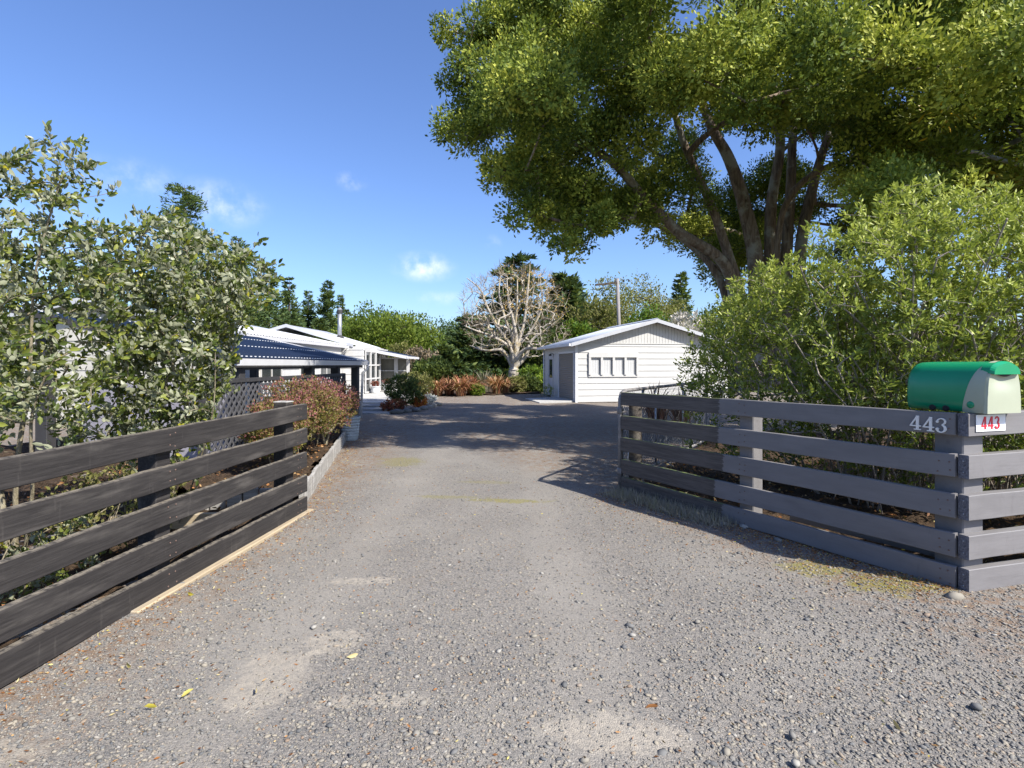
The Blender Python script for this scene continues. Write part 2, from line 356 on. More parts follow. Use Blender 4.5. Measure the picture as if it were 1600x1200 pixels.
class Skel:
    """branch skeleton that grows towards target points"""
    def __init__(s): s.p = []; s.par = []; s.lock = []
    def poly(s, pts, start=None):
        last = -1 if start is None else start
        for q in pts:
            s.p.append(np.array(q, float)); s.par.append(last); last = len(s.p)-1
        return last
    def smooth_poly(s, pts, n=5):
        pts = [np.array(q, float) for q in pts]; out = []
        for i in range(len(pts)-1):
            p0 = pts[max(i-1, 0)]; p1 = pts[i]; p2 = pts[i+1]; p3 = pts[min(i+2, len(pts)-1)]
            for k in range(n):
                t = k/n; out.append(.5*((2*p1)+(-p0+p2)*t+(2*p0-5*p1+4*p2-p3)*t*t+(-p0+3*p1-3*p2+p3)*t**3))
        out.append(pts[-1]); return s.poly(out)
    def grow(s, targets, seg=4, sag=.12, wob=.06, up=.0, rng=RNG):
        n0 = len(s.p); cap = n0+len(targets)*seg+8; A = np.zeros((cap, 3)); A[:n0] = np.array(s.p); n = n0; tips = []; dirs = []
        base = A[0]; order = np.argsort(np.linalg.norm(targets-base, axis=1))
        for i in order:
            t = targets[i]; d = A[:n]-t; dist = np.linalg.norm(d, axis=1)+np.maximum(0, d[:, 2])*up
            j = int(np.argmin(dist)); a = A[j]; v = t-a; ln = np.linalg.norm(v)
            g = A[j]-A[s.par[j]] if s.par[j] >= 0 else np.array([0, 0, 1.]); g = g/(np.linalg.norm(g)+1e-9)
            last = j; off = rng.normal(size=3)*wob*ln
            c = a+v*.45+g*ln*.18+off+np.array([0, 0, sag*ln])
            for k in range(1, seg+1):
                u = k/seg; q = (1-u)**2*a+2*u*(1-u)*c+u*u*t
                A[n] = q; s.p.append(q); s.par.append(last); last = n; n += 1
            tips.append(last); e = A[last]-A[last-1]; dirs.append(e/(np.linalg.norm(e)+1e-9))
        s.tips = np.array(tips); return A[s.tips], np.array(dirs), s
    def tubes(s, rtip=.004, power=.48, sides=5, rmax=9, rmin_base=None):
        n = len(s.p); A = np.array(s.p); par = np.array(s.par); cnt = np.zeros(n); has = np.zeros(n, bool); has[par[par >= 0]] = True
        cnt[~has] = 1
        for i in range(n-1, -1, -1):
            if par[i] >= 0: cnt[par[i]] += cnt[i]
        R = np.minimum(rtip*cnt**power, rmax)
        if rmin_base is not None: R[:len(rmin_base)] = np.maximum(R[:len(rmin_base)], rmin_base)
        best = np.full(n, -1)
        for i in range(n):
            p_ = par[i]
            if p_ >= 0 and (best[p_] < 0 or cnt[i] > cnt[best[p_]]): best[p_] = i
        for i in range(n):
            if best[i] >= 0: R[best[i]] = max(R[best[i]], .84*R[i])
        s.R = R
        e = np.nonzero(par >= 0)[0]; a = A[par[e]]; b = A[e]; d = b-a; d /= np.linalg.norm(d, axis=1, keepdims=True)+1e-9
        ref = np.where(np.abs(d[:, 2:3]) < .9, np.array([[0, 0, 1.]]), np.array([[1., 0, 0]])); x = np.cross(d, ref); x /= np.linalg.norm(x, axis=1, keepdims=True); y = np.cross(d, x)
        an = 2*np.pi*np.arange(sides)/sides; ca = np.cos(an)[None, :, None]; sa = np.sin(an)[None, :, None]
        ring = x[:, None]*ca+y[:, None]*sa
        ra = np.minimum(R[par[e]], R[e]*1.6)[:, None, None]; rb = R[e][:, None, None]
        V = np.concatenate([a[:, None]+ring*ra, b[:, None]+ring*rb], 1).reshape(-1, 3)
        base = (np.arange(len(e))*sides*2)[:, None]; k = np.arange(sides); k2 = (k+1) % sides
        Q = np.stack([base+k, base+k2, base+sides+k2, base+sides+k], -1).reshape(-1, 4)
        return V, Q

def in_poly(x, y, poly):
    inside = np.zeros(len(x), bool); n = len(poly)
    for i in range(n):
        x0, y0 = poly[i]; x1, y1 = poly[(i+1) % n]
        c = ((y0 > y) != (y1 > y)) & (x < (x1-x0)*(y-y0)/((y1-y0) if y1 != y0 else 1e-9)+x0); inside ^= c
    return inside
def part_mesh(name, V, Q, mat, root, tint=None, smooth=True):
    o = link(name, mesh_np(name, np.asarray(V)-np.array(root.location), Q, mat, smooth, tint), root); return o
def merge(parts):
    Vs, Qs, Ts = [], [], []; n = 0
    for V, Q, T in parts:
        Vs.append(V); Qs.append(Q+n); Ts.append(T); n += len(V)
    return np.concatenate(Vs), np.concatenate(Qs), np.concatenate(Ts)
def puffs(centers, radii, per, L, Wd, tone=.5, jit=.25, up=.35, squash=.75, rng=RNG, shell=1.1, hub=None, rn=.5):
    """leaf clumps: short sprays over and through each puff's shell, pointing out and up"""
    out = []
    def facing(pos, d, i):
        if hub is None: return d
        h = pos-hub[i]; return .4*d+.8*h/(np.linalg.norm(h, axis=1, keepdims=True)+1e-9)
    for i, (c, r) in enumerate(zip(centers, radii)):
        n = int(per*(r**2)); d = rand_dirs(n, rng); rr = r*rng.uniform(.35, 1.05, n)**.6
        lump = 1+.26*np.sin(d[:, 0]*5+i)+.22*np.sin(d[:, 1]*6+2*i)+.2*np.sin(d[:, 2]*6+3*i)
        pos = c+d*(rr*lump)[:, None]*np.array([1, 1, squash])
        ax = d+rng.normal(size=(n, 3))*.55+np.array([0, 0, up]); ax /= np.linalg.norm(ax, axis=1, keepdims=True)
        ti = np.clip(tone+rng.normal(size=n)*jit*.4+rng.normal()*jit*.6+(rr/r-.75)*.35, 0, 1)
        out.append(leaves(pos, ax, L*rng.uniform(.6, 1.3, n), Wd*rng.uniform(.7, 1.3, n), ti, roll=facing(pos, d, i)*shell+np.array([0, 0, .25])+rng.normal(size=(n, 3))*rn, rng=rng))
    return merge(out)

exec_order = []
# ================================================================== THE SETTING
# gravel and ground -------------------------------------------------
def ground_mat(kind):
    m = N(kind, .95, .15)
    if kind == 'gravel_drive':
        fine = m.voro(150, None, 'F1', 'Color'); fs = m.sep(fine, 'X')
        c = m.ramp(fs, [(0, (0.069, 0.068, 0.068)), (.3, (0.137, 0.129, 0.122)), (.55, (0.191, 0.175, 0.156)), (.8, (0.241, 0.213, 0.180)), (1, (0.299, 0.278, 0.251))])
        mid = m.noise(60, 5, .7); c = m.mix(m.rng(mid, .35, .7, 0, .55), c, (.18, .173, .162))
        big = m.noise(.8, 5, .6); c = m.mix(m.rng(big, .42, .68, 0, .5), c, (.235, .22, .197)); c = m.mix(m.rng(m.noise(2.6, 6, .7), .52, .72, 0, .5), c, (.16, .14, .12))
        pos = m.tc.outputs['Object']
        wob_ = m.math('MULTIPLY', m.math('SUBTRACT', m.noise(1.1, 4), .5), .5)
        for tx in (-1.25, .35):
            d_ = m.math('ABSOLUTE', m.math('ADD', m.math('SUBTRACT', m.sep(None, 'X'), tx), wob_)); c = m.mix(m.rng(d_, .34, .08, 0, .28), c, (.26, .24, .21))
        def blob(x, y, rx, ry):
            s = m.n.new('ShaderNodeMapping'); s.vector_type = 'POINT'; s.inputs['Location'].default_value = (-x/rx, -y/ry, 0); s.inputs['Scale'].default_value = (1/rx, 1/ry, 0)
            m.L(pos, s.inputs[0]); l = m.n.new('ShaderNodeVectorMath'); l.operation = 'LENGTH'; m.L(s.outputs[0], l.inputs[0])
            w = m.math('ADD', l.outputs['Value'], m.math('MULTIPLY', m.math('SUBTRACT', m.noise(5.5, 7, .75), .5), 2.6))
            return m.rng(w, 1.05, .55)
        for (x, y, rx, ry) in [(-1.16, 2.62, .22, .34), (-.95, 2.95, .16, .2), (.42, 2.20, .34, .15), (-2.0, 2.1, .22, .12), (-.6, 2.42, .3, .07), (-1.0, 3.75, .28, .07)]:
            c = m.mix(m.math('MULTIPLY', m.math('MULTIPLY', blob(x, y, rx, ry), m.rng(m.noise(34, 6, .8), .34, .66, .1, 1)), .78), c, (.36, .32, .262))
        for (x, y, rx, ry, k) in [(-.05, 6.0, .5, .10, .55), (-.75, 6.15, .45, .10, .35), (-1.7, 8.4, .4, .5, .4), (2.62, 3.70, .40, .24, 1.3), (2.25, 4.0, .3, .2, .7), (-.3, 7, .5, .1, .25)]:
            c = m.mix(m.math('MULTIPLY', m.math('MULTIPLY', blob(x, y, rx, ry), m.rng(m.noise(38, 6, .8), .36, .56, .15, 1)), min(1, k*1.3)), c, (.19, .17, .03))
        # rusty leaf crumbs swept to the edges of the drive
        x = m.sep(None, 'X'); el = m.rng(x, -1.55, -2.35); er = m.rng(m.math('ADD', x, m.math('MULTIPLY', m.sep(None, 'Y'), .45)), 3.3, 4.3)
        ed = m.math('MULTIPLY', m.math('MAXIMUM', el, er), m.rng(m.noise(9, 6, .75), .42, .62)); c = m.mix(m.math('MULTIPLY', ed, .75), c, (.17, .105, .06)); c = m.mix(m.rng(m.noise(14, 6, .8), .6, .74, 0, .4), c, (.24, .15, .085))
        m.col(c); hgt = m.math('ADD', m.math('MULTIPLY', m.voro(150), -.7), mid); return m.bump(hgt, .45, .015).m
    if kind == 'garden_soil':
        n = m.noise(22, 7, .75); c = m.ramp(n, [(.3, (.025, .018, .012)), (.55, (.075, .05, .032)), (.75, (.17, .105, .06))]); m.col(c); return m.bump(n, 1, .04).m
    n = m.noise(.6, 6, .6); c = m.ramp(n, [(.3, (.05, .075, .02)), (.7, (.12, .14, .045))]); m.col(c); return m.bump(m.noise(20, 5), 1, .05).m
def sheet(name, x0, x1, y0, y1, nx, ny, zf, mat, xw=None):
    X, Y = np.meshgrid(np.linspace(x0, x1, nx), np.linspace(y0, y1, ny)); Z = zf(X, Y)
    V = np.stack([X, Y, Z], -1).reshape(-1, 3); i = (np.arange(ny-1)[:, None]*nx+np.arange(nx-1)).ravel()
    Q = np.stack([i, i+1, i+nx+1, i+nx], -1); return tag(link(name, mesh_np(name, V, Q, mat)), kind='structure')
sheet('ground', -400, 400, -60, 900, 40, 60, lambda x, y: -.03+0*x, ground_mat('rough_grass'))
def dz(x, y): return .008*np.sin(x*2.1+y*.7)+.007*np.sin(y*3.3-x*1.3)+.005*np.sin(x*6.3+1)*np.sin(y*5.1)
drive = sheet('driveway', -14, 14, -6, 30, 260, 330, dz, ground_mat('gravel_drive'))

def stones_mesh(name, pos, size, mat, detail=1, rng=RNG):
    """many pebbles in one mesh: octahedra (detail 0) or icosahedra (1), flattened and turned"""
    if detail == 0:
        B = np.array([[1,0,0],[-1,0,0],[0,1,0],[0,-1,0],[0,0,1],[0,0,-1]], float); T = np.array([[0,2,4],[2,1,4],[1,3,4],[3,0,4],[2,0,5],[1,2,5],[3,1,5],[0,3,5]])
    else:
        t = (1+5**.5)/2; B = np.array([[-1,t,0],[1,t,0],[-1,-t,0],[1,-t,0],[0,-1,t],[0,1,t],[0,-1,-t],[0,1,-t],[t,0,-1],[t,0,1],[-t,0,-1],[-t,0,1]], float); B /= np.linalg.norm(B[0])
        T = np.array([[0,11,5],[0,5,1],[0,1,7],[0,7,10],[0,10,11],[1,5,9],[5,11,4],[11,10,2],[10,7,6],[7,1,8],[3,9,4],[3,4,2],[3,2,6],[3,6,8],[3,8,9],[4,9,5],[2,4,11],[6,2,10],[8,6,7],[9,8,1]])
    n = len(pos); a = rng.uniform(0, 6.28, n); sc = np.stack([size*rng.uniform(.8, 1.35, n), size*rng.uniform(.55, .95, n), size*rng.uniform(.25, .45, n)], -1)
    Vv = B[None]*sc[:, None]*(1+rng.normal(size=(n, len(B), 1))*.10); tl = rng.normal(size=(n, 1))*.25
    Vv[..., 2] += Vv[..., 0]*tl
    c, s = np.cos(a)[:, None], np.sin(a)[:, None]; x = Vv[..., 0]*c-Vv[..., 1]*s; y = Vv[..., 0]*s+Vv[..., 1]*c
    Vv = np.stack([x, y, Vv[..., 2]], -1)+pos[:, None]
    Q = (np.arange(n)[:, None, None]*len(B)+T[None]).reshape(-1, 3)
    return mesh_np(name, Vv.reshape(-1, 3), Q, mat, True, np.repeat(rng.uniform(0, 1, n), len(B)))
_m = N('river_gravel', .85, .25); _t = _m.attr('tint')
_m.col(_m.mix(_m.rng(_m.noise(45, 4), .3, .7, 0, .3), _m.ramp(_t, [(0, (0.061, 0.068, 0.076)), (.2, (0.112, 0.116, 0.119)), (.42, (0.163, 0.158, 0.146)), (.62, (0.213, 0.195, 0.160)), (.82, (0.267, 0.235, 0.182)), (.9, (0.195, 0.129, 0.084)), (.96, (0.260, 0.246, 0.218)), (1, (0.289, 0.279, 0.255))]), (.28, .25, .21))); M['gravel'] = _m.m
DIRT = [(-1.16, 2.62, .20, .30), (.42, 2.20, .32, .14), (-2.0, 2.1, .2, .1)]
LF0, LF1 = Vector((-2.60, .30, 0)), Vector((-2.136, 5.57, 0))       # left fence line
RC, RE = Vector((2.99, 3.65, 0)), Vector((1.31, 6.37, 0))           # right fence corner and far end
AD = (RE-RC).normalized(); BD = Vector((.959, .284, 0))
def on_drive(p):
    x, y = p[:, 0], p[:, 1]
    lx = LF0.x+(y-LF0.y)*(LF1.x-LF0.x)/(LF1.y-LF0.y); ok = x > lx+.03
    off = (x-RC.x)*AD.y-(y-RC.y)*AD.x          # >0: garden side of section A
    beh = (y-RC.y)-(x-RC.x)*BD.y/BD.x          # >0: garden side of section B
    ok &= ~((off > -.03) & (beh > -.03) & (y < 6.6)); return ok
def gravel_pts(n, d0, d1, pw=2.0):
    u = RNG.uniform(0, 1, n)
    y = (d0**(1-pw+1)+u*(d1**(2-pw)-d0**(2-pw)))**(1/(2-pw)) if pw != 2 else d0*(d1/d0)**u
    x = RNG.uniform(-1.02, 1.02, n)*y*800/F; p = np.stack([x, y, 0*x], -1); p = p[on_drive(p)]
    keep = np.ones(len(p), bool)
    for (cx, cy, rx, ry) in DIRT:
        q = ((p[:, 0]-cx)/rx)**2+((p[:, 1]-cy)/ry)**2; keep &= ~((q < RNG.uniform(.5, 1.3, len(p))) & (RNG.uniform(size=len(p)) < .72))
    for tx in (-1.25, .35):          # wheel tracks: stones pressed in and swept aside
        keep &= ~((np.abs(p[:, 0]-tx-.12*np.sin(p[:, 1]*.7)) < .24) & (RNG.uniform(size=len(p)) < .5))
    p = p[keep]; p[:, 2] = dz(p[:, 0], p[:, 1]); return p
pp = gravel_pts(62000, 1.6, 8.5); sz = RNG.lognormal(math.log(.0052), .32, len(pp))*(1+.05*pp[:, 1]); sz *= 1+.35*np.clip(pp[:, 0]-.3, 0, 2)/2
tag(link('gravel', stones_mesh('gravel', pp+np.stack([0*sz, 0*sz, sz*.1], -1), sz, M['gravel'], 0), drive), kind='stuff')
pp = gravel_pts(16000, 1.6, 8); sz = np.clip(RNG.lognormal(math.log(.0085), .3, len(pp)), .004, .015)
tag(link('gravel', stones_mesh('gravel', pp+np.stack([0*sz, 0*sz, sz*.12], -1), sz, M['gravel'], 1), drive), kind='stuff')
# single pebbles one can pick out
def pebble_mesh(i):
    import bmesh
    bm = bmesh.new(); bmesh.ops.create_icosphere(bm, subdivisions=1, radius=1); r = random.Random(i)
    k = (r.uniform(.9, 1.3), r.uniform(.6, .9), r.uniform(.35, .55))
    for v in bm.verts:
        f = 1+r.uniform(-.12, .12); v.co = Vector((v.co.x*k[0]*f, v.co.y*k[1]*f, v.co.z*k[2]*f))
    me = bpy.data.meshes.new('pebble'); bm.to_mesh(me); bm.free(); me.polygons.foreach_set('use_smooth', [True]*len(me.polygons))
    a = me.attributes.new('tint', 'FLOAT', 'POINT'); t = [.05, .12, .2, .3, .42, .5, .62, .72, .99, .15, .35, .56][i % 12]; a.data.foreach_set('value', [t]*len(me.vertices)); me.materials.append(M['gravel']); return me
PM = [pebble_mesh(i) for i in range(12)]
pp = gravel_pts(330, 1.75, 4.6, 1.7)
for q in pp[:270]:
    s = random.choice([.010, .011, .012, .014, .016, .02]); o = link('pebble', random.choice(PM), drive, (q[0], q[1], q[2]+s*.18), (random.uniform(-.2, .2), random.uniform(-.2, .2), random.uniform(0, 6.3))); o.scale = (s, s, s)
for (px, py, s, t) in [(984, 978, .036, 2), (988, 993, .034, 8), (975, 1012, .03, 1), (1238, 1150, .034, 4), (1243, 1193, .03, 8), (490, 980, .032, 8), (1035, 1178, .034, 2), (1360, 905, .035, 3), (1372, 907, .032, 4), (609, 1022, .03, 0), (1525, 1105, .04, 1), (1090, 972, .028, 5), (285, 914, .05, 3)]:
    s *= .72; g = G(px, py); o = link('pebble', PM[t], drive, (g.x, g.y, s*.15), (0, 0, random.uniform(0, 6))); o.scale = (s, s, s)
for (px, py, s, t) in [(1492, 937, .062, 6), (1165, 826, .07, 8), (1185, 828, .06, 8), (1200, 832, .075, 5), (1153, 818, .05, 8), (1130, 822, .05, 5), (1215, 846, .05, 4)]:
    g = G(px, py); o = link('stone', PM[t], drive, (g.x, g.y, s*.3), (0, 0, random.uniform(0, 6))); o.scale = (s, s*.9, s*1.1)
# fallen leaves and crumbs along the edges
n = 5200; t = RNG.uniform(0, 1, n); e = RNG.exponential(size=n)*.22
yy = LF0.y+t*11.8; lx_ = np.where(yy < 5.7, LF0.x+(LF1.x-LF0.x)*(yy-LF0.y)/(LF1.y-LF0.y), -2.22-(yy-5.72)*.2128)
lp = np.stack([lx_+.06+e, yy, 0*t], -1)
rp = np.stack([RC.x+AD.x*t*3.3-AD.y*(.03+e*.9), RC.y+AD.y*t*3.3+AD.x*(.03+e*.9), 0*t], -1)
fp = np.stack([RNG.uniform(-3, 3, n), 1.6*(10/1.6)**RNG.uniform(0, 1, n), 0*t], -1)[:2200]; fp = fp[on_drive(fp)]
lp = np.concatenate([lp[:3200], rp[:3400], fp]); lp[:, 2] = dz(lp[:, 0], lp[:, 1])+.008
ax = rand_dirs(len(lp)); ax[:, 2] *= .25; ax /= np.linalg.norm(ax, axis=1, keepdims=True)
up3 = np.tile(np.array([0, 0, 1.]), (len(lp), 1))+RNG.normal(size=(len(lp), 3))*.3
V, Q, T = leaves(lp, ax, RNG.uniform(.008, .028, len(lp)), RNG.uniform(.002, .005, len(lp)), RNG.uniform(0, 1, len(lp))**1.3, roll=np.cross(up3, ax))
tag(link('leaf_litter', mesh_np('leaf_litter', V, Q, M['litter'], True, T), drive), kind='stuff')
YL = [(225, 1108, 'bright yellow fallen leaf lying nearest the bottom left corner'), (283, 1093, 'olive yellow fallen leaf just above the bright yellow one'), (205, 1046, 'greenish yellow fallen leaf on gravel below the black fence'), (560, 1025, 'pale fallen leaf on gravel left of the sandy patch'), (400, 1076, 'long straw coloured leaf on gravel near the lower black board'), (1008, 1110, 'curled brown and white dead leaf on bare sandy patch'), (1408, 1145, 'bent tan leaf on coarse gravel at lower right'), (303, 932, 'small yellow leaf near the rusty leaf pile by the fence')]
for k, (px, py, lab) in enumerate(YL):
    g = G(px, py); a = np.array([[math.cos(k*1.3), math.sin(k*1.3), .05]]); ti = [.99, .97, .96, .9, .9, .3, .85, .99][k]
    V, Q, T = leaves(np.array([[0, 0, .010]]), a, .062, .012, [ti], roll=np.array([[-a[0, 1], a[0, 0], .1]]), hexa=True)
    tag(link('fallen_leaf', mesh_np('fallen_leaf', V, Q, M['litter'], True, T), None, (g.x, g.y, .002)), lab, 'leaf', 'single leaves fallen on the gravel')

# garden beds -------------------------------------------------------
def bed(name, poly, z, n=26):
    xs = [p[0] for p in poly]; ys = [p[1] for p in poly]
    X, Y = np.meshgrid(np.linspace(min(xs), max(xs), n*2), np.linspace(min(ys), max(ys), n*2)); x = X.ravel(); y = Y.ravel()
    ins = in_poly(x, y, poly); Z = z+RNG.normal(size=len(x))*.02+.03*np.sin(x*3)*np.sin(y*2.4)
    N2 = n*2; i = (np.arange(N2-1)[:, None]*N2+np.arange(N2-1)).ravel(); Q = np.stack([i, i+1, i+N2+1, i+N2], -1); Q = Q[ins[Q].all(1)]
    return tag(link(name, mesh_np(name, np.stack([x, y, Z], -1), Q, M['soil'])), kind='structure')
M['soil'] = ground_mat('garden_soil')
bed('garden_soil', [(-9, -1), (LF0.x-.12, -1), (LF1.x-.10, 5.6), (-2.30, 5.75), (-3.85, 12.9), (-4.1, 13), (-9, 13)], .03, 60)
bed('garden_soil', [(RC.x+.02, RC.y+.08), (9, 5.5), (9, 12), (4.6, 12), (RE.x+.3, RE.y+.4), (RE.x+.06, RE.y+.02)], .05, 44)
bed('garden_soil', [(-4.9, 26.5), (-4, 25.8), (-1, 26.4), (1.8, 28.2), (1.7, 36), (-6, 36)], .05, 20)

# ================================================================== FENCES
def plank(Ln, Ht, Th, seg=14, wob=.003, c=.005, seed=0, Ht1=None):
    """board along +x, bottom at z=0, front face at y=-Th; chamfered, slightly wavy edges"""
    r = random.Random(seed); Ht1 = Ht1 or Ht; V = []; Fs = []
    for i in range(seg+1):
        u = i/seg; h = Ht+(Ht1-Ht)*u; a, b, y = (r.uniform(-wob, wob) for _ in range(3)); y *= .6
        for (yy, zz) in [(-c, 0), (0, c), (0, h-c), (-c, h), (-Th+c, h), (-Th, h-c), (-Th, c), (-Th+c, 0)]:
            V.append((u*Ln, yy+y, zz+(a if zz < h/2 else b)))
    for i in range(seg):
        for k in range(8): Fs.append((i*8+k, i*8+8+k, i*8+8+(k+1) % 8, i*8+(k+1) % 8))
    Fs += [tuple(range(8)), tuple(range(seg*8+7, seg*8-1, -1))]
    return MB().add(V, Fs)
def fence_post(root, name, loc, w, h, mat, rz=0, round_=False, z0=-.05):
    m = MB()
    if round_:
        r = random.Random(h); n = 12; pr = []
        for z in np.linspace(z0, h, 7): pr.append((w/2*(1+r.uniform(-.06, .06)), z))
        pr.append((w/2*.6, h+.012)); m.lathe(pr, n)
    else: m.cbox((-w/2, -w/2, z0), (w/2, w/2, h), .008)
    return m.build(name, mat, root, Vector(loc)-root.location, (0, 0, rz), smooth=round_)
def tilt_obj(o, slope): o.rotation_euler = Euler((o.rotation_euler.x, -math.atan(slope), o.rotation_euler.z), 'XYZ')

# left, charcoal
lf = thing('board_fence', 'charcoal stained five board fence along the left side of the drive', 'fence', LF1)
dirL = (LF1-LF0); LL = dirL.length; aL = math.atan2(dirL.y, dirL.x)
zn = [(0.0, .168), (.212, .150), (.437, .145), (.676, .142), (.915, .148)]      # (bottom, height) at px x=0
zf_ = [(0.0, .157), (.205, .166), (.455, .157), (.705, .148), (.947, .157)]     # at the far end
tn = ((2.55-LF0.y)/(LF1.y-LF0.y))
for k in range(5):
    b1, h1 = zf_[k]; bn, hn = zn[k]; b0 = b1+(bn-b1)/(1-tn); h0 = hn
    o = plank(LL, h0, .042, 22, .004, .005, k, h1).build('board', M['fence_black'], lf, LF0-LF1+Vector((0, 0, b0)), (0, 0, aL)); tilt_obj(o, (b1-b0)/LL)
nL = Vector((-dirL.y, dirL.x, 0)).normalized()       # away from the drive
for px in (455, 258, None):
    if px is None: q = LF0+dirL*.13
    else:
        t = ((px-800)/F*LF0.y-LF0.x)/(dirL.x-(px-800)/F*dirL.y); q = LF0+dirL*t
    q = q+nL*(.008+.07); hh = 1.13 if px == 455 else 1.03
    fence_post(lf, 'post', q, .135, hh, M['fence_black'] if px != 455 else M['fence_black'], aL)
    if px == 455: MB().cbox((-.07, -.07, 0), (.07, .07, .014), .004).build('post_cap', M['timber_grey'], lf, q-LF1+Vector((0, 0, 1.131)), (0, 0, aL))
nail_m = MB().lathe([(.0055, 0), (.0055, .002), (.002, .004)], 8).mesh('nail', plain('rusty_nail', (.14, .09, .07), .7, .3))
for t in (.13, .632, .968):
    for k in range(5):
        b1, h1 = zf_[k]; bn, hn = zn[k]; b0 = b1+(bn-b1)/(1-tn)
        for z in (.035, .115):
            for dx in (-.03, .03): link('nail', nail_m, lf, LF0-LF1+dirL*t+dirL.normalized()*(dx+random.uniform(-.01, .01))-nL*.0425+Vector((0, 0, b0+(b1-b0)*t+z+random.uniform(-.01, .01))), (math.pi/2, 0, aL))
# pale sleeper under the bottom board
te = MB(); te.cbox((0, -.035, -.04), (2.35, .05, .016), .006)
o = te.build('ground_timber', M['timber_pale'], None, LF1-dirL.normalized()*2.3+nL*-.055, (0, 0, aL)); tag(o, 'pale yellow timber strip on the ground under the charcoal fence', 'timber')

# right, lavender grey, half painted
rf = thing('board_fence', 'lavender grey corner board fence with its far third still unpainted', 'fence', RC)
zc = [(0, .152), (.216, .159), (.474, .167), (.749, .154), (1.028, .150)]; ze = [(.045, .15), (.234, .166), (.496, .158), (.75, .158), (1.03, .150)]
LA = (RE-RC).length; aA = math.atan2(AD.y, AD.x); nA = Vector((AD.y, -AD.x, 0))      # nA points to the garden
for k in range(5):
    b0, h0 = zc[k]; b1, h1 = ze[k]
    # built along +x from the corner; the board's front is -y before turning, so turn it to face the drive
    o = plank(LA, h0, .045, 18, .002, .004, 20+k, h1); o.v = [(x, -y, z) for x, y, z in o.v]; o.f = [f[::-1] for f in o.f]
    ob = o.build('board', M['paint_part'], rf, Vector((0, 0, b0))+nA*.0, (0, 0, aA)); tilt_obj(ob, (b1-b0)/LA); ob['label'] = 'board painted grey to past its middle, bare dark wood beyond'
for t in (.06, 1.60, 3.10):
    for k in range(5):
        for z in (.04, .11):
            for dx in (-.03, .03): link('nail', nail_m, rf, AD*(t+dx+random.uniform(-.01, .01))-nA*.0455+Vector((0, 0, zc[k][0]+(ze[k][0]-zc[k][0])*t/LA+z+random.uniform(-.012, .012))), (math.pi/2, 0, aA+math.pi))
aB = math.atan2(BD.y, BD.x)
for k in range(5):
    b0, h0 = zc[k]
    o = plank(3.6, h0, .068, 16, .002, .004, 40+k)
    me = o.mesh('board', M['paint_grey']); me.materials.append(M['end_grain']); me.polygons[len(me.polygons)-2].material_index = 1
    ob = link('board', me, rf, Vector((-.015, -.02, b0)), (0, 0, aB)); ob.rotation_euler.y = -.004*(k-1)
    if k < 4:
        for z in (.04, h0-.04):
            MB().lathe([(.005, 0), (.005, .003), (.001, .005)], 8).build('nail', M['galv'], ob, (-.001, -.036, z), (0, -math.pi/2, 0))
bd90 = Vector((-BD.y, BD.x, 0))
fence_post(rf, 'post', RC+BD*.055+bd90*.085+Vector((.055, 0, 0)), .19, 1.165, M['paint_grey'], aB)
fence_post(rf, 'post', RC+AD*1.60+nA*.085, .145, 1.15, M['paint_grey'], aA)
fence_post(rf, 'post', RC+AD*3.10+nA*.09, .15, 1.10, M['post_old'], aA, True)
fence_post(rf, 'post', RC+BD*2.4+bd90*.10, .19, 1.16, M['paint_grey'], aB)
MB().cbox((0, 0, 0), (1.2, .04, .14), .004).build('rail', M['paint_grey'], rf, AD*1.28+nA*.17+Vector((0, 0, .12)), (0, 0, aA+math.pi))
# numerals: outlines in a unit box (height 1), drawn as solid plates
def arc(cx, cz, r1, r2, a0, a1, n=14, rz=None):
    rz1 = rz[0] if rz else r1; rz2 = rz[1] if rz else r2
    o = [(cx+r1*math.cos(math.radians(a0+(a1-a0)*i/n)), cz+rz1*math.sin(math.radians(a0+(a1-a0)*i/n))) for i in range(n+1)]
    i_ = [(cx+r2*math.cos(math.radians(a0+(a1-a0)*i/n)), cz+rz2*math.sin(math.radians(a0+(a1-a0)*i/n))) for i in range(n+1)]
    return [[o[i], o[i+1], i_[i+1], i_[i]] for i in range(n)]
def four(serif=True):
    if serif: return [[(.0, .24), (.68, .24), (.68, .33), (.0, .33)], [(.38, 0), (.55, 0), (.55, 1), (.38, 1)], [(.0, .30), (.10, .30), (.47, .88), (.42, 1)], [(.25, 0), (.68, 0), (.68, .07), (.25, .07)]]
    return [[(.0, .20), (.62, .20), (.62, .33), (.0, .33)], [(.34, 0), (.53, 0), (.53, 1), (.34, 1)], [(.0, .30), (.15, .30), (.42, .98), (.32, 1)]]
def three(serif=True):
    if serif: return arc(.28, .76, .27, .17, 160, -80, 14, (.24, .17))+arc(.27, .28, .31, .17, 80, -165, 16, (.28, .21))+arc(.06, .75, .085, .001, 0, 360, 10)+arc(.06, .25, .09, .001, 0, 360, 10)
    return arc(.26, .74, .26, .10, 165, -80, 14, (.26, .15))+arc(.26, .28, .29, .12, 80, -165, 16, (.28, .17))
def numeral(name, quads, h, depth, mat, parent, loc, rz):
    m = MB()
    for i, q in enumerate(quads): m.prism([(x*h, z*h) for x, z in q], -depth-.00012*i, 0)
    return m.build(name, mat, parent, loc, (0, 0, rz))
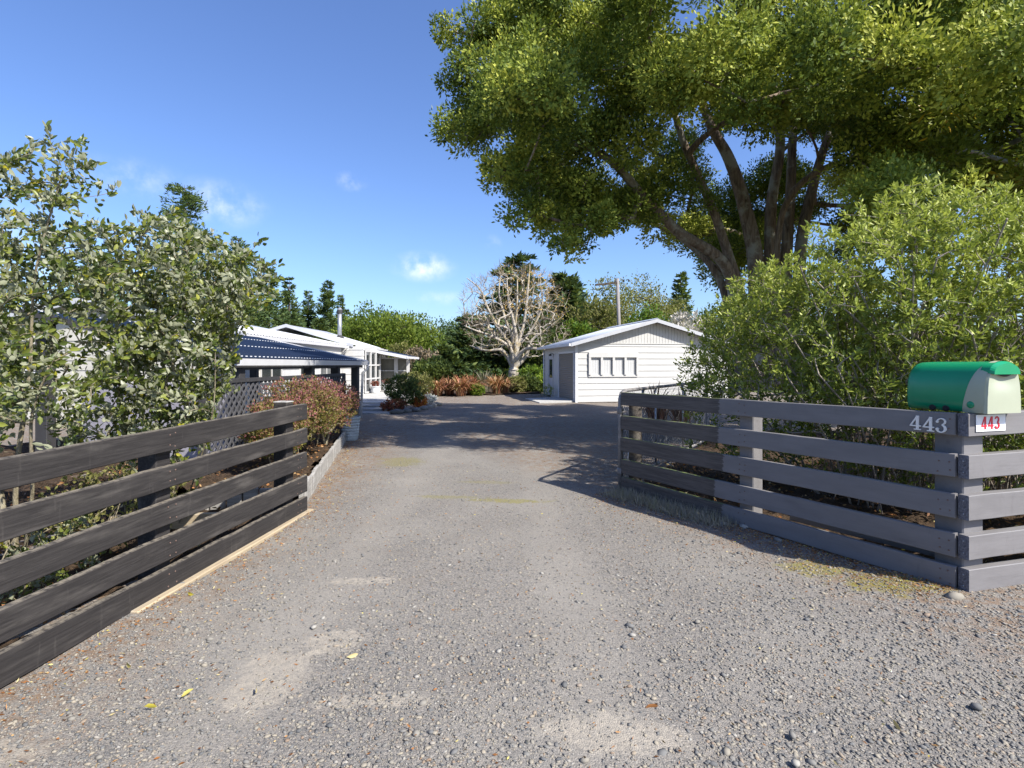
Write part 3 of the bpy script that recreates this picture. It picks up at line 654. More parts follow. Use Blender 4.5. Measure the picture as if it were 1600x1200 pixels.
# cast numerals on the drive-side face of section A: text runs towards the corner
rzA = aA+math.pi
for k, (t, fn) in enumerate(zip((.258, .180, .100), (four, four, three))):
    o = numeral('house_number', fn(), .099, .010, M['letter_silver'], rf, AD*(t)-nA*.0465+Vector((0, 0, 1.046-.003*k)), rzA); o['label'] = 'silver cast numeral ' + '443'[k] + ' on the grey top board'
pl = MB().cbox((0, -.004, 0), (.275, 0, .112), .0015).build('number_plate', M['plate'], rf, BD*.057+Vector((-.015, -.02, 1.058))-bd90*.0705, (0, 0, aB)); pl['label'] = 'white plate with red numerals 443'
for k, fn in enumerate((four, four, three)): numeral('numeral', fn(False), .084, .0012, M['red_letter'], pl, (.045+.062*k, -.0045, .015), 0)

# mailbox -----------------------------------------------------------
mbx = thing('mailbox', 'glossy green barrel mailbox with pale sage front on the grey fence corner', 'mailbox', Vector((3.0, 3.53, 1.184))+BD*.22, aB)
mw, mh, ml = .33, .338, .50
def mprof(n=28, sc=1.0):
    """open arch from bottom-right over the top to bottom-left"""
    w = mw/2*sc; pts = []
    for i in range(n+1):
        a = math.pi*i/n; ca, sa = math.cos(a), math.sin(a); e = 2/2.5
        x = w*math.copysign(abs(ca)**e, ca); z = .11+(mh*sc-.11)*abs(sa)**e; pts.append((x, z))
    return [(w*.90, 0), (w*.97, .03), (w, .07)]+pts+[(-w, .07), (-w*.97, .03), (-w*.90, 0)]
pr = mprof(); n = len(pr); V = []; Fs = []
ys = [(.02, 1), (.12, 1), (.25, 1), (.40, 1), (ml-.03, .985), (ml-.008, .95), (ml, .88)]
for (y, s) in ys: V += [(x*s, y, (z-.14)*s+.14 if z > .05 else z) for x, z in pr]
for j in range(len(ys)-1):
    for i in range(n-1): Fs.append((j*n+i, (j+1)*n+i, (j+1)*n+i+1, j*n+i+1))
    Fs.append((j*n+n-1, (j+1)*n+n-1, (j+1)*n, j*n))
Fs.append(tuple((len(ys)-1)*n+i for i in range(n)))
body = MB().add(V, Fs).build('body', M['mail_green'], mbx, smooth=True)
for yy in (.22, .31):
    MB().lathe([(.022, -.006), (.024, .0), (.016, .004)], 12).build('foot_notch', M['black'], body, (-mw/2*.96, yy, .018), (0, -math.pi/2, 0))
# sage front: flange swept back at the bottom, plate tapering upward, scooped below the slot
V = []; Fs = []; pr2 = mprof(28, 1.018)
for (x, z) in pr2:
    zz = z/mh; back = .012+.105*max(0, 1-zz*1.05)**.62
    V += [(x*1.0, back, z-.002), (x*1.005, back*.5-.01, z-.002), (x*(.985-.05*zz), -.022, z-.002)]
n2 = len(pr2)
for i in range(n2-1):
    for j in range(2): Fs.append((i*3+j, (i+1)*3+j, (i+1)*3+j+1, i*3+j+1))
front = MB().add(V, Fs)
gx, gz = 15, 18; V = []; Fs = []
for j in range(gz+1):
    z = -.002+(mh*.96)*j/gz
    # half width of the arch at that height
    hw = max(x for x, zq in pr2) if z < .11 else (mw/2)*max(0, 1-((z-.11)/(mh*1.018-.11))**2.5)**(1/2.5)
    hw *= .93-.05*z/mh
    for i in range(gx+1):
        x = -hw+2*hw*i/gx; s = math.exp(-((x/.085)**2+((z-.215)/.05)**2)); V.append((x, -.036+.020*s, z))
for j in range(gz):
    for i in range(gx): q = j*(gx+1)+i; Fs.append((q, q+1, q+gx+2, q+gx+1))
for j in range(gz):                       # bevel back to the flange
    pass
front.add(V, Fs)
base = 0; E = []
for j in range(gz+1): E.append((V[j*(gx+1)], V[j*(gx+1)+gx]))
for side in (0, 1):
    v2 = []; f2 = []
    for j, e in enumerate(E):
        a = e[side]; v2 += [a, (a[0]*1.06, -.018, a[2])]
    for j in range(len(E)-1): f2.append((2*j, 2*j+1, 2*j+3, 2*j+2) if side else (2*j, 2*j+2, 2*j+3, 2*j+1))
    front.add(v2, f2)
front.build('front_panel', M['mail_grey'], mbx, smooth=True)
# visor over the slot
zc0 = mh*.775; V = []; Fs = []; k = 16
for yy, dzv, sc in ((.02, .0, 1.0), (-.032, .0, .985), (-.054, -.008, .90)):
    for i in range(k+1):
        a = math.pi*i/k; V.append((mw*.405*sc*math.cos(a), yy, zc0+dzv+(mh-zc0+.003)*sc*math.sin(a)**.8))
for j in range(2):
    for i in range(k): Fs.append((j*(k+1)+i, j*(k+1)+i+1, (j+1)*(k+1)+i+1, (j+1)*(k+1)+i))
Fs.append(tuple(2*(k+1)+i for i in range(k+1))); Fs.append(tuple(i*(k+1) for i in range(3))+tuple(i*(k+1)+k for i in (2, 1, 0)))
MB().add(V, Fs).build('visor', M['mail_green'], mbx)
V = []; Fs = []
for i in range(17):
    x = -.088+.176*i/16; u = x/.088; V += [(x, -.0375, zc0+.004), (x, -.0375, zc0+.002-.026*(1-u*u))]
for i in range(16): Fs.append((2*i, 2*i+1, 2*i+3, 2*i+2))
MB().add(V, Fs).build('slot', M['black'], mbx)
for sx in (-1, 1): MB().lathe([(.023, 0), (.023, .004), (.019, .007)], 18).build('hinge_button', M['mail_green'], mbx, (sx*mw/2*1.0, .058, .052), (0, sx*math.pi/2, 0), True)

# chain-link gate, swung open behind the right fence -----------------
g0 = RE+Vector((-.02, .06, 0)); g1 = Vector((3.62, 10.1, 0)); gd = g1-g0; gl = gd.length; ga = math.atan2(gd.y, gd.x)
gt = thing('pipe_gate', 'galvanised chain link pipe gate swung open behind the right fence', 'gate', g0, ga)
z0, z1 = .12, 1.19
MB().tube([(0, 0, z0), (0, 0, z1-.08), (.03, 0, z1-.02), (.10, 0, z1), (gl-.1, 0, z1), (gl-.02, 0, z1-.03), (gl, 0, z1-.1), (gl, 0, z0), (0, 0, z0)], .021, 10).build('frame', M['rustpipe'], gt, smooth=True)
for x in (gl*.3, gl*.62): MB().tube([(x, 0, z0), (x, 0, z1)], .014, 8).build('upright', M['galv'], gt, smooth=True)
MB().tube([(.9, .03, z1), (.15, .03, z0)], .017, 8).build('brace', M['galv'], gt, smooth=True)
MB().tube([(gl-.2, .03, z0), (gl*.62, .03, z1)], .017, 8).build('brace', M['galv'], gt, smooth=True)
wm = MB(); p_ = .07; hh = z1-z0
nn = int((gl+hh)/p_)
for i in range(nn):
    for s in (1, -1):
        x0 = i*p_-(hh if s == 1 else 0); a = (x0, z0); b = (x0+s*hh, z1) if s == 1 else (x0, z0)
        if s == 1: a, b = (x0, z0), (x0+hh, z1)
        else: a, b = (i*p_, z0), (i*p_-hh, z1)
        # clip to the frame
        (xa, za), (xb, zb) = a, b; t0, t1 = 0., 1.
        for lo, hi in ((0, gl),):
            dx = xb-xa; u0, u1 = (lo-xa)/dx, (hi-xa)/dx
            if u0 > u1: u0, u1 = u1, u0
            t0, t1 = max(t0, u0), min(t1, u1)
        if t1-t0 > .03: wm.tube([(xa+(xb-xa)*t0, .004*s, za+(zb-za)*t0), (xa+(xb-xa)*t1, .004*s, za+(zb-za)*t1)], .0017, 3, False)
M['wire'] = plain('dull_zinc_wire', (.13, .135, .145), .6, .15, 20, .3, .2)
tag(wm.build('wire_mesh', M['wire'], gt), kind='stuff')
hp = thing('hinge_pipe', 'rusty grey hinge pipe standing at the unpainted end of right fence', 'gate post', RE+AD*.03-nA*.035)
MB().tube([(0, 0, -.05), (0, 0, 1.10), (.02, .02, 1.165), (.08, .05, 1.185)], .022, 10).build('pipe', M['rustpipe'], hp, smooth=True)
for z in (.22, .93):
    MB().lathe([(.03, 0), (.034, .01), (.034, .06), (.03, .07)], 12).build('collar', M['rustpipe'], hp, (0, 0, z), smooth=True)
    MB().tube([(0, 0, z+.035), (.05, .05, z+.035)], .012, 6).build('lug', M['rustpipe'], hp, smooth=True)

# timber edging of the left bed: short upright palings ----------------
e0, e1 = Vector((-2.22, 5.72, 0)), Vector((-3.62, 12.3, 0)); ed = thing('timber_edging', 'silvery low timber edging of upright palings along hedge bed', 'edging', e0)
ev = e1-e0; ea = math.atan2(ev.y, ev.x); k = 0; t = 0
base_m = [MB().cbox((0, -.02, -.05), (.142, .02, h), .004).mesh('paling', M['timber_grey']) for h in (.205, .213, .208, .218, .2)]
while t < ev.length-.1:
    link('paling', random.choice(base_m), ed, ev.normalized()*t+Vector((random.uniform(-.006, .006), 0, random.uniform(-.008, .008))), (0, random.uniform(-.012, .012), ea)); t += .148
# the bed behind the palings sits higher
bed('garden_soil', [(-2.27, 5.78), (-3.66, 12.3), (-4.2, 12.4), (-4.1, 5.7)], .15, 22)
o = thing('timber_edging', 'short run of pale palings turning in behind the charcoal fence', 'edging', e0+Vector((-.1, -.02, 0)))
for k in range(6): link('paling', random.choice(base_m), o, Vector((-.16*k-.15, -.02*k, 0)), (0, 0, math.pi*.02))
MB().cbox((0, -.03, 0), (.9, .03, .13), .005).build('sleeper', M['timber_pale'], None, (-3.5, 4.75, .05), (0, 0, .12)); tag(bpy.data.objects['sleeper'], 'yellowish timber sleeper lying in shade behind the charcoal fence', 'timber')

# ================================================================== BUILDINGS
def corr(name, e0, e1, r0, r1, mat, parent, pitch=.076, amp=.009, th=.004, rows=2, seg=6):
    """corrugated sheet from eave e0-e1 up to ridge r0-r1 (local coordinates)"""
    e0, e1, r0, r1 = (np.array(p, float) for p in (e0, e1, r0, r1)); Ln = np.linalg.norm(e1-e0); n = max(2, int(Ln/pitch*seg)); u = np.linspace(0, 1, n+1)
    nr = np.cross(e1-e0, r0-e0); nr /= np.linalg.norm(nr); nr *= np.sign(nr[2]) or 1
    w = amp*np.sin(u*Ln/pitch*2*np.pi); V = []
    for s_ in (0, -th):
        for v in np.linspace(0, 1, rows): V.append((e0+(e1-e0)*u[:, None])*(1-v)+(r0+(r1-r0)*u[:, None])*v+nr*(w+s_)[:, None])
    V = np.concatenate(V); m = n+1; i = np.arange(n); Q = []
    for k in range(rows-1): Q.append(np.stack([k*m+i, k*m+i+1, (k+1)*m+i+1, (k+1)*m+i], -1)); b = rows*m; Q.append(np.stack([b+k*m+i, b+(k+1)*m+i, b+(k+1)*m+i+1, b+k*m+i+1], -1))
    b = rows*m; Q.append(np.stack([i, b+i, b+i+1, i+1], -1)); t = (rows-1)*m; Q.append(np.stack([t+i, t+i+1, b+t+i+1, b+t+i], -1))
    for c in (0, n): Q.append(np.array([[c, m+c, b+m+c, b+c]]))
    return link(name, mesh_np(name, V, np.concatenate(Q), mat), parent)
def lap_boards(parent, x0, x1, z0, z1, pitch, mat, name='weatherboard', M4=None, cut=None, th=.022):
    """lapped boards on a wall facing -y (local); cut(z)->(xa,xb) limits, M4 places the wall"""
    z = z0; k = 0; rot = M4.to_euler() if M4 else Euler((0, 0, 0)); cache = {}
    while z < z1-.02:
        h = min(pitch, z1-z); xa, xb = cut(z+h*.5) if cut else (x0, x1)
        key = (round(xa, 3), round(xb, 3), round(h, 3))
        if key not in cache:
            m = MB().add([(xa, -th, 0), (xb, -th, 0), (xb, -.004, h+.012), (xa, -.004, h+.012), (xa, .012, 0), (xb, .012, 0), (xb, .012, h+.012), (xa, .012, h+.012)], [(0, 1, 2, 3), (5, 4, 7, 6), (1, 5, 6, 2), (4, 0, 3, 7), (4, 5, 1, 0), (3, 2, 6, 7)])
            cache[key] = m.mesh(name, mat)
        p = Vector((0, 0, z)); p = (M4 @ p) if M4 else p
        link(name, cache[key], parent, p, rot); z += pitch; k += 1

# garage --------------------------------------------------------------
SH = Vector((2.54, 21.6, 0)); sa = math.radians(10.5)
shed = thing('garage', 'white weatherboard garage with low gable roof and taupe roller door', 'garage', SH, sa)
SW, SD, EV, RD = 6.6, 5.1, 2.36, 3.27
MB().prism([(0.02, 0), (SW-.02, 0), (SW-.02, EV), (SW/2, RD-.04), (.02, EV)], .02, SD-.02).build('wall', M['white_board'], shed)
lap_boards(shed, 0, SW, .02, 1.0, .247, M['white_board']); lap_boards(shed, 0, .51, 1.008, 1.99, .247, M['white_board']); lap_boards(shed, 2.59, SW, 1.008, 1.99, .247, M['white_board']); lap_boards(shed, 0, SW, 1.996, 2.36, .247, M['white_board'])
bw = .131; ms = {}
k = 0
while k*bw < SW-.01:
    x = k*bw; top = EV+(RD-EV)*(1-abs(x+bw/2-SW/2)/(SW/2))-.03
    if top > EV+.06: MB().box((x+.005, -.024, EV+.015), (x+bw-.006, .015, top)).build('upright_board', M['white_board'], shed)
    k += 1
MB().box((0, -.034, EV-.02), (SW, .01, EV+.016)).build('dividing_strip', M['white_board'], shed)
ML = Matrix.Rotation(-math.pi/2, 4, 'Z')           # left wall, facing -x: local x runs back along +y mirrored
def left_boards(y0, y1, z0, z1):
    # wall facing -x, from y0 to y1
    M4 = Matrix.Translation((0, 0, 0)) @ Matrix.Rotation(-math.pi/2, 4, 'Z'); lap_boards(shed, -y1, -y0, z0, z1, .247, M['white_board'], M4=M4)
left_boards(0, .16, .02, 2.3); left_boards(2.50, 3.42, .02, 2.3); left_boards(4.30, SD, .02, 2.3); left_boards(.16, 2.5, 1.98, 2.3); left_boards(3.42, 4.30, 1.95, 2.3)
for (x, y) in ((0, 0),): MB().box((-.035, -.036, .0), (.06, .05, EV-.02)).build('corner_board', M['gutter'], shed)
nsl = 24
rdo = MB().box((-.004, .22, .03), (.03, 2.42, 1.97)).build('roller_door', M['roller'], shed)
slm = MB().add([(-.008, 0, 0), (-.022, 0, .02), (-.022, 0, .055), (-.008, 0, .078), (-.008, 2.2, 0), (-.022, 2.2, .02), (-.022, 2.2, .055), (-.008, 2.2, .078)], [(0, 4, 5, 1), (1, 5, 6, 2), (2, 6, 7, 3), (0, 1, 2, 3), (4, 7, 6, 5)]).mesh('slat', M['roller'])
for k in range(nsl): link('slat', slm, rdo, (0, .22, .04+k*.0801))
for a, b in (((-.05, .14, 0), (.02, .22, 2.0)), ((-.05, 2.42, 0), (.02, 2.50, 2.0)), ((-.05, .14, 1.975), (.02, 2.50, 2.05))): MB().box(a, b).build('door_frame', M['gutter'], shed)
sd = MB().box((-.02, 3.48, .02), (.02, 4.24, 1.92)).build('side_door', M['fascia'], shed)
MB().box((-.026, 3.60, .9), (-.021, 4.12, 1.75)).build('pane', M['glass'], sd); MB().tube([(-.02, 4.16, 1.0), (-.07, 4.16, 1.0), (-.07, 4.06, 1.0)], .01, 6).build('handle', M['galv'], sd)
for a, b in (((-.045, 3.42, 0), (.0, 3.48, 1.98)), ((-.045, 4.24, 0), (.0, 4.30, 1.98)), ((-.045, 3.42, 1.92), (.0, 4.30, 1.985))): MB().box(a, b).build('door_frame', M['white'], shed)
lamp = MB().tube([(-.02, 3.3, 1.98), (-.16, 3.3, 2.03), (-.2, 3.3, 1.97)], .012, 6).build('wall_lamp', M['dark_post'], shed)
MB().lathe([(.03, .06), (.06, .05), (.07, 0), (.05, -.02)], 10).build('lamp_shade', M['dark_post'], lamp, (-.2, 3.3, 1.93))
# four tall windows under one frame on the gable
wx = [(.60, 1.01), (1.10, 1.51), (1.60, 2.01), (2.10, 2.52)]; wz0, wz1 = 1.10, 1.80
for (a, b) in wx:
    w = MB().box((a-.004, .004, wz0-.004), (b+.004, .016, wz1+.004)).build('window', M['blind'], shed)
    nb = 4
    for q in range(nb):
        xx = a+(b-a)*q/nb; MB().box((xx+.004, -.002, wz0), (xx+(b-a)/nb-.004, .003, wz1)).build('blind_slat', M['blind'], w)
for a, b in [((wx[0][0]-.09, -.088, wz1), (wx[3][1]+.07, .012, 1.994)), ((wx[0][0]-.09, -.045, 1.012), (wx[3][1]+.07, .012, wz0))]: MB().box(a, b).build('window_frame', M['white'], shed)
for k in range(5):
    a = wx[k-1][1] if k else wx[0][0]-.09; b = wx[k][0] if k < 4 else wx[3][1]+.07; MB().box((a, -.084, wz0), (b, .012, wz1)).build('mullion', M['white'], shed)
ov = .30
rp = math.atan2(RD-EV, SW/2); ex = -.28; ez = EV+ex*math.tan(rp)+.06
corr('roof', (ex, SD+.1, ez), (ex, -ov, ez), (SW/2, SD+.1, RD+.06), (SW/2, -ov, RD+.06), M['roof_shed'], shed)
corr('roof', (SW-ex, -ov, ez), (SW-ex, SD+.1, ez), (SW/2, -ov, RD+.06), (SW/2, SD+.1, RD+.06), M['roof_shed'], shed)
MB().prism([(ex-.01, ez-.13), (SW/2, RD-.06), (SW-ex+.01, ez-.13), (SW-ex+.01, ez+.012), (SW/2, RD+.082), (ex-.01, ez+.012)], -ov-.035, -ov-.006).build('bargeboard', M['fascia'], shed)
MB().prism([(ex, ez-.04), (SW/2, RD+.02), (SW-ex, ez-.04), (SW-ex, ez-.02), (SW/2, RD+.04), (ex, ez-.02)], -ov, -.03).build('soffit', M['cream'], shed)
MB().prism([(ex-.10, ez-.11), (ex, ez-.11), (ex, ez-.01), (ex-.10, ez-.005)], -ov-.02, SD+.1).build('gutter', M['gutter'], shed)
MB().prism([(SW/2-.16, RD+.05), (SW/2, RD+.10), (SW/2+.16, RD+.05), (SW/2, RD+.12)], -ov-.02, SD+.1).build('ridge_cap', M['roof_shed'], shed)
MB().tube([(-.07, SD-.05, 2.2), (-.06, SD-.05, .0)], .035, 8).build('downpipe', M['gutter'], shed, smooth=True)
ap = MB().add([(-1.5, -.05, 0), (-.04, .10, .045), (-.04, 2.62, .045), (-1.5, 2.6, 0), (-1.5, -.05, -.1), (-.04, .1, -.1), (-.04, 2.62, -.1), (-1.5, 2.6, -.1)], [(0, 1, 2, 3), (0, 4, 5, 1), (1, 5, 6, 2), (2, 6, 7, 3), (3, 7, 4, 0)])
o = ap.build('concrete_apron', M['concrete'], None, SH+Vector((0, 0, .03)), (0, 0, sa)); tag(o, kind='structure')

# house ------------------------------------------------------------------
hs = thing('house', 'white house with pale steel roofs, flue and glazed porch', 'house', (-7.4, 20, 0)); HO = Vector((-7.4, 20, 0))
def hl(p): return tuple(Vector(p)-HO)
def hbox(a, b, name, mat, par=None): return MB().box(hl(a), hl(b)).build(name, mat, par or hs)
hbox((-13.5, 15.0, -.05), (-7.52, 23.9, 2.3), 'wall', M['cream'])                      # near wing
hbox((-13.5, 24.0, -.05), (-6.62, 29, 2.3), 'wall', M['white_board'])                   # far wing
lap_boards(hs, hl((-7.52, 0, 0))[0], hl((-6.62, 0, 0))[0], 0, 2.3, .27, M['white_board'], M4=Matrix.Translation((0, hl((0, 24, 0))[1]-.012, 0)))
Mx = Matrix.Translation((hl((-6.605, 0, 0))[0], 0, 0)) @ Matrix.Rotation(math.pi/2, 4, 'Z')
lap_boards(hs, hl((0, 24.0, 0))[1], hl((0, 24.25, 0))[1], 0, 2.3, .27, M['white_board'], M4=Mx)
Mx = Matrix.Translation((hl((-7.505, 0, 0))[0], 0, 0)) @ Matrix.Rotation(math.pi/2, 4, 'Z')
lap_boards(hs, hl((0, 15.0, 0))[1], hl((0, 23.9, 0))[1], 0, 2.3, .27, M['white_board'], M4=Mx)
lap_boards(hs, hl((-13.5, 0, 0))[0], hl((-7.52, 0, 0))[0], 0, 2.4, .27, M['cream'], M4=Matrix.Translation((0, hl((0, 15, 0))[1]-.012, 0)))
# gable of the near wing and the louvred vent
MB().prism([(hl((-13.5, 0, 0))[0], 2.3), (hl((-7.52, 0, 0))[0], 2.3), (hl((-11.7, 0, 0))[0], 3.2), (hl((-13.5, 0, 0))[0], 3.2)], hl((0, 15.0, 0))[1], hl((0, 15.15, 0))[1]).build('gable', M['cream'], hs)
lv = hbox((-13.4, 14.93, .75), (-12.6, 14.965, 1.75), 'window', M['glass'])
for k in range(12): MB().box((hl((-13.4, 0, 0))[0], -5.12, .77+k*.082), (hl((-12.6, 0, 0))[0], -5.075, .815+k*.082)).build('louvre', M['gutter'], lv)
for (ya, yb) in ((16.2, 17.6), (19.2, 20.2), (21.2, 22.6)):
    w = hbox((-7.50, ya, 1.0), (-7.47, yb, 2.0), 'window', M['glass'])
    for (c0, c1) in (((ya-.05, .95), (yb+.05, 1.0)), ((ya-.05, 2.0), (yb+.05, 2.05)), ((ya-.05, 1.0), (ya, 2.0)), ((yb, 1.0), (yb+.05, 2.0)), (((ya+yb)/2-.02, 1.0), ((ya+yb)/2+.02, 2.0))):
        hbox((-7.5, c0[0], c0[1]), (-7.445, c1[0], c1[1]), 'window_frame', M['white'], w)
# roofs: near wing lean-to pitch up to the left, far wing the same, a little prouder
corr('roof', hl((-7.25, 14.7, 2.36)), hl((-7.25, 24.0, 2.36)), hl((-11.7, 14.7, 3.28)), hl((-11.7, 24.0, 3.28)), M['roof_white'], hs, .19, .014)
corr('roof', hl((-16.2, 14.7, 2.36)), hl((-16.2, 24.0, 2.36)), hl((-11.7, 14.7, 3.28)), hl((-11.7, 24.0, 3.28)), M['roof_white'], hs, .19, .014)
corr('roof', hl((-7.05, 24.0, 2.40)), hl((-7.05, 29.3, 2.40)), hl((-9.95, 24.0, 3.27)), hl((-9.95, 29.3, 3.27)), M['roof_white'], hs, .19, .014)
corr('roof', hl((-12.9, 24.0, 2.40)), hl((-12.9, 29.3, 2.40)), hl((-9.95, 24.0, 3.27)), hl((-9.95, 29.3, 3.27)), M['roof_white'], hs, .19, .014)
bx = [hl((x, 0, z)) for x, z in ((-7.0, 2.28), (-9.95, 3.16), (-12.9, 2.28), (-12.9, 2.42), (-9.95, 3.30), (-7.0, 2.42))]
MB().prism([(p[0], p[2]) for p in bx], hl((0, 23.93, 0))[1], hl((0, 23.985, 0))[1]).build('bargeboard', M['fascia'], hs)
bx = [hl((x, 0, z)) for x, z in ((-7.2, 2.22), (-11.7, 3.15), (-16.2, 2.22), (-16.2, 2.38), (-11.7, 3.30), (-7.2, 2.38))]
MB().prism([(p[0], p[2]) for p in bx], hl((0, 14.62, 0))[1], hl((0, 14.68, 0))[1]).build('bargeboard', M['fascia'], hs)
for (ya, yb, x, z) in ((14.7, 23.9, -7.25, 2.32), (24.05, 29.3, -7.0, 2.35)):
    MB().prism([(hl((x, 0, 0))[0]-.01, z-.09), (hl((x, 0, 0))[0]+.09, z-.09), (hl((x, 0, 0))[0]+.10, z+.01), (hl((x, 0, 0))[0]+.08, z+.01), (hl((x, 0, 0))[0]+.07, z-.07), (hl((x, 0, 0))[0]-.01, z-.07)], hl((0, ya, 0))[1], hl((0, yb, 0))[1]).build('gutter', M['gutter'], hs)
MB().tube([hl((-7.18, 23.8, 2.24)), hl((-7.2, 23.8, 2.15)), hl((-7.55, 23.85, 1.92)), hl((-7.6, 23.85, 1.8))], .04, 8).build('downpipe', M['white'], hs, smooth=True)
fl = MB().lathe([(.10, 2.6), (.10, 4.05)], 16).build('flue', M['galv'], hs, hl((-8.55, 27, 0)), smooth=True)
MB().lathe([(.10, 4.05), (.135, 4.06), (.135, 4.2), (.11, 4.21)], 16).build('flue_cap', M['dark_post'], fl); MB().lathe([(.12, 4.21), (.13, 4.25), (.06, 4.33), (.01, 4.35)], 16).build('cowl', M['galv'], fl)
MB().lathe([(.24, 2.62), (.22, 2.85), (.12, 2.95)], 14).build('flashing', M['dark_post'], fl)
# glazed double doors facing the drive
fd = hbox((-6.60, 24.3, .22), (-6.57, 27.0, 2.15), 'glazed_door', M['glass'])
for y in (24.3, 25.15, 25.22, 26.1, 26.17, 26.95): hbox((-6.58, y, .22), (-6.52, y+.06, 2.15), 'stile', M['white'], fd)
for z in (.22, .82, 1.45, 2.08): hbox((-6.575, 24.36, z), (-6.53, 26.95, z+.07), 'glazing_bar', M['white'], fd)
# lean-to porch with dark screens and white posts
pr_ = [(-7.6, 2.33), (-5.18, 1.86)]
corr('porch_roof', hl((-5.12, 26.6, 1.93)), hl((-5.12, 29.4, 1.93)), hl((-7.6, 26.6, 2.42)), hl((-7.6, 29.4, 2.42)), M['roof_sky_tint'], hs, .09, .008)
MB().prism([(hl((-7.6, 0, 0))[0], 2.27), (hl((-5.08, 0, 0))[0], 1.78), (hl((-5.08, 0, 0))[0], 1.93), (hl((-7.6, 0, 0))[0], 2.41)], hl((0, 26.52, 0))[1], hl((0, 26.58, 0))[1]).build('porch_fascia', M['gutter'], hs)
MB().prism([(hl((-5.12, 0, 0))[0], 1.80), (hl((-5.02, 0, 0))[0], 1.80), (hl((-5.02, 0, 0))[0], 1.91), (hl((-5.12, 0, 0))[0], 1.91)], hl((0, 26.5, 0))[1], hl((0, 29.4, 0))[1]).build('gutter', M['gutter'], hs)
for (a, b) in ((-6.78, -6.62), (-5.96, -5.78), (-5.34, -5.20)): hbox((a, 27.52, .15), (b, 27.66, 1.86), 'porch_post', M['white'])
for (a, b) in ((-6.62, -5.96), (-5.78, -5.34)):
    w = hbox((a, 27.58, 1.22), (b, 27.60, 1.80), 'screen', M['screen_dark']); hbox((a, 27.55, 1.18), (b, 27.62, 1.22), 'transom', M['white'])
    hbox((a, 27.58, .72), (b, 27.60, 1.18), 'screen', M['screen_dark']); hbox((a, 27.56, .15), (b, 27.62, .72), 'dado', M['cream']); hbox((a, 27.55, 1.80), (b, 27.62, 1.86), 'transom', M['white'])
for k in range(9): hbox((-6.62+k*.11-.6, 26.9, 2.0-.02*k+.0), (-6.62+k*.11-.515, 26.92, 2.28-.021*k), 'batten', M['cream'])
# paved landing and broad steps
ld = MB().cbox((-6.6, 20.0, -.05), (-4.35, 27.5, .20), .01).build('landing', M['concrete'], None); tag(ld, kind='structure')
st = thing('garden_steps', 'broad grey concrete steps going up to the house landing', 'steps', (-5, 18, 0))
for k in range(4): MB().cbox((-1.4, -1.7+k*.85+.002, -.05), (.72-k*.03+.12*0, -.85+k*.85, .05*(k+1)-.01), .008).build('step', M['concrete_dark'] if k < 3 else M['concrete'], st, (.30-.18*k+.25, .15, 0))

# carport ------------------------------------------------------------------
cp = thing('carport', 'open carport with dark sky-tinted corrugated roof and pale gutter', 'carport', (-4.2, 12, 0)); CO = Vector((-4.2, 12, 0))
def cl(p): return tuple(Vector(p)-CO)
ce, cr = (-4.15, 1.60), (-7.5, 2.35)
corr('roof', cl((ce[0], 8.2, ce[1])), cl((ce[0], 15.4, ce[1])), cl((cr[0], 8.2, cr[1])), cl((cr[0], 15.4, cr[1])), M['roof_sky_tint'], cp, .076, .010, rows=5)
sc = MB(); nv = Vector((.218, 0, .976))
for u in (.03, .35, .68, .97):
    y = 8.25
    while y < 15.4:
        p = Vector(cl((ce[0]+(cr[0]-ce[0])*u, y, ce[1]+(cr[1]-ce[1])*u)))+nv*.011; sc.box(p-Vector((.011, .011, .002)), p+Vector((.011, .011, .012))); y += .152
tag(sc.build('roof_screws', M['screw'], cp), kind='stuff')
MB().prism([(.05, -.09), (.15, -.09), (.165, .015), (.14, .015), (.13, -.07), (.05, -.07)], 0, 7.3).build('gutter', M['gutter'], cp, cl((ce[0]-.06, 8.15, ce[1]-.02)))
MB().prism([(cl((ce[0]+.05, 0, 0))[0], 1.52), (cl((cr[0], 0, 0))[0], 2.28), (cl((cr[0], 0, 0))[0], 2.37), (cl((ce[0]+.05, 0, 0))[0], 1.615)], cl((0, 8.12, 0))[1], cl((0, 8.17, 0))[1]).build('bargeboard', M['dark_post'], cp)
MB().prism([(cl((ce[0]+.05, 0, 0))[0], 1.54), (cl((cr[0], 0, 0))[0], 2.30), (cl((cr[0], 0, 0))[0], 2.375), (cl((ce[0]+.05, 0, 0))[0], 1.625)], cl((0, 15.42, 0))[1], cl((0, 15.47, 0))[1]).build('bargeboard', M['gutter'], cp)
MB().box(cl((-4.3, 8.3, 1.42)), cl((-4.2, 15.3, 1.53))).build('beam', M['dark_post'], cp)
for (x, y) in ((-4.25, 8.4), (-4.25, 11.4), (-4.25, 13.1), (-4.25, 14.75), (-7.2, 15.2), (-7.2, 8.4)): MB().cbox(cl((x-.09, y-.09, -.05)), cl((x+.09, y+.09, 1.45 if x > -5 else 2.15)), .006).build('post', M['dark_post'], cp)
MB().tube([cl((-4.08, 15.35, 1.5)), cl((-4.08, 15.35, 1.38)), cl((-4.2, 15.3, 1.28)), cl((-4.25, 15.3, .02))], .035, 8).build('downpipe', M['fascia'], cp, smooth=True)
rw = MB().cbox((-6.6, 8.35, -.05), (-4.36, 8.5, 1.22), .01).build('rendered_wall', M['render'], None); tag(rw, 'lavender grey rendered wall at the near end of the carport', 'wall')
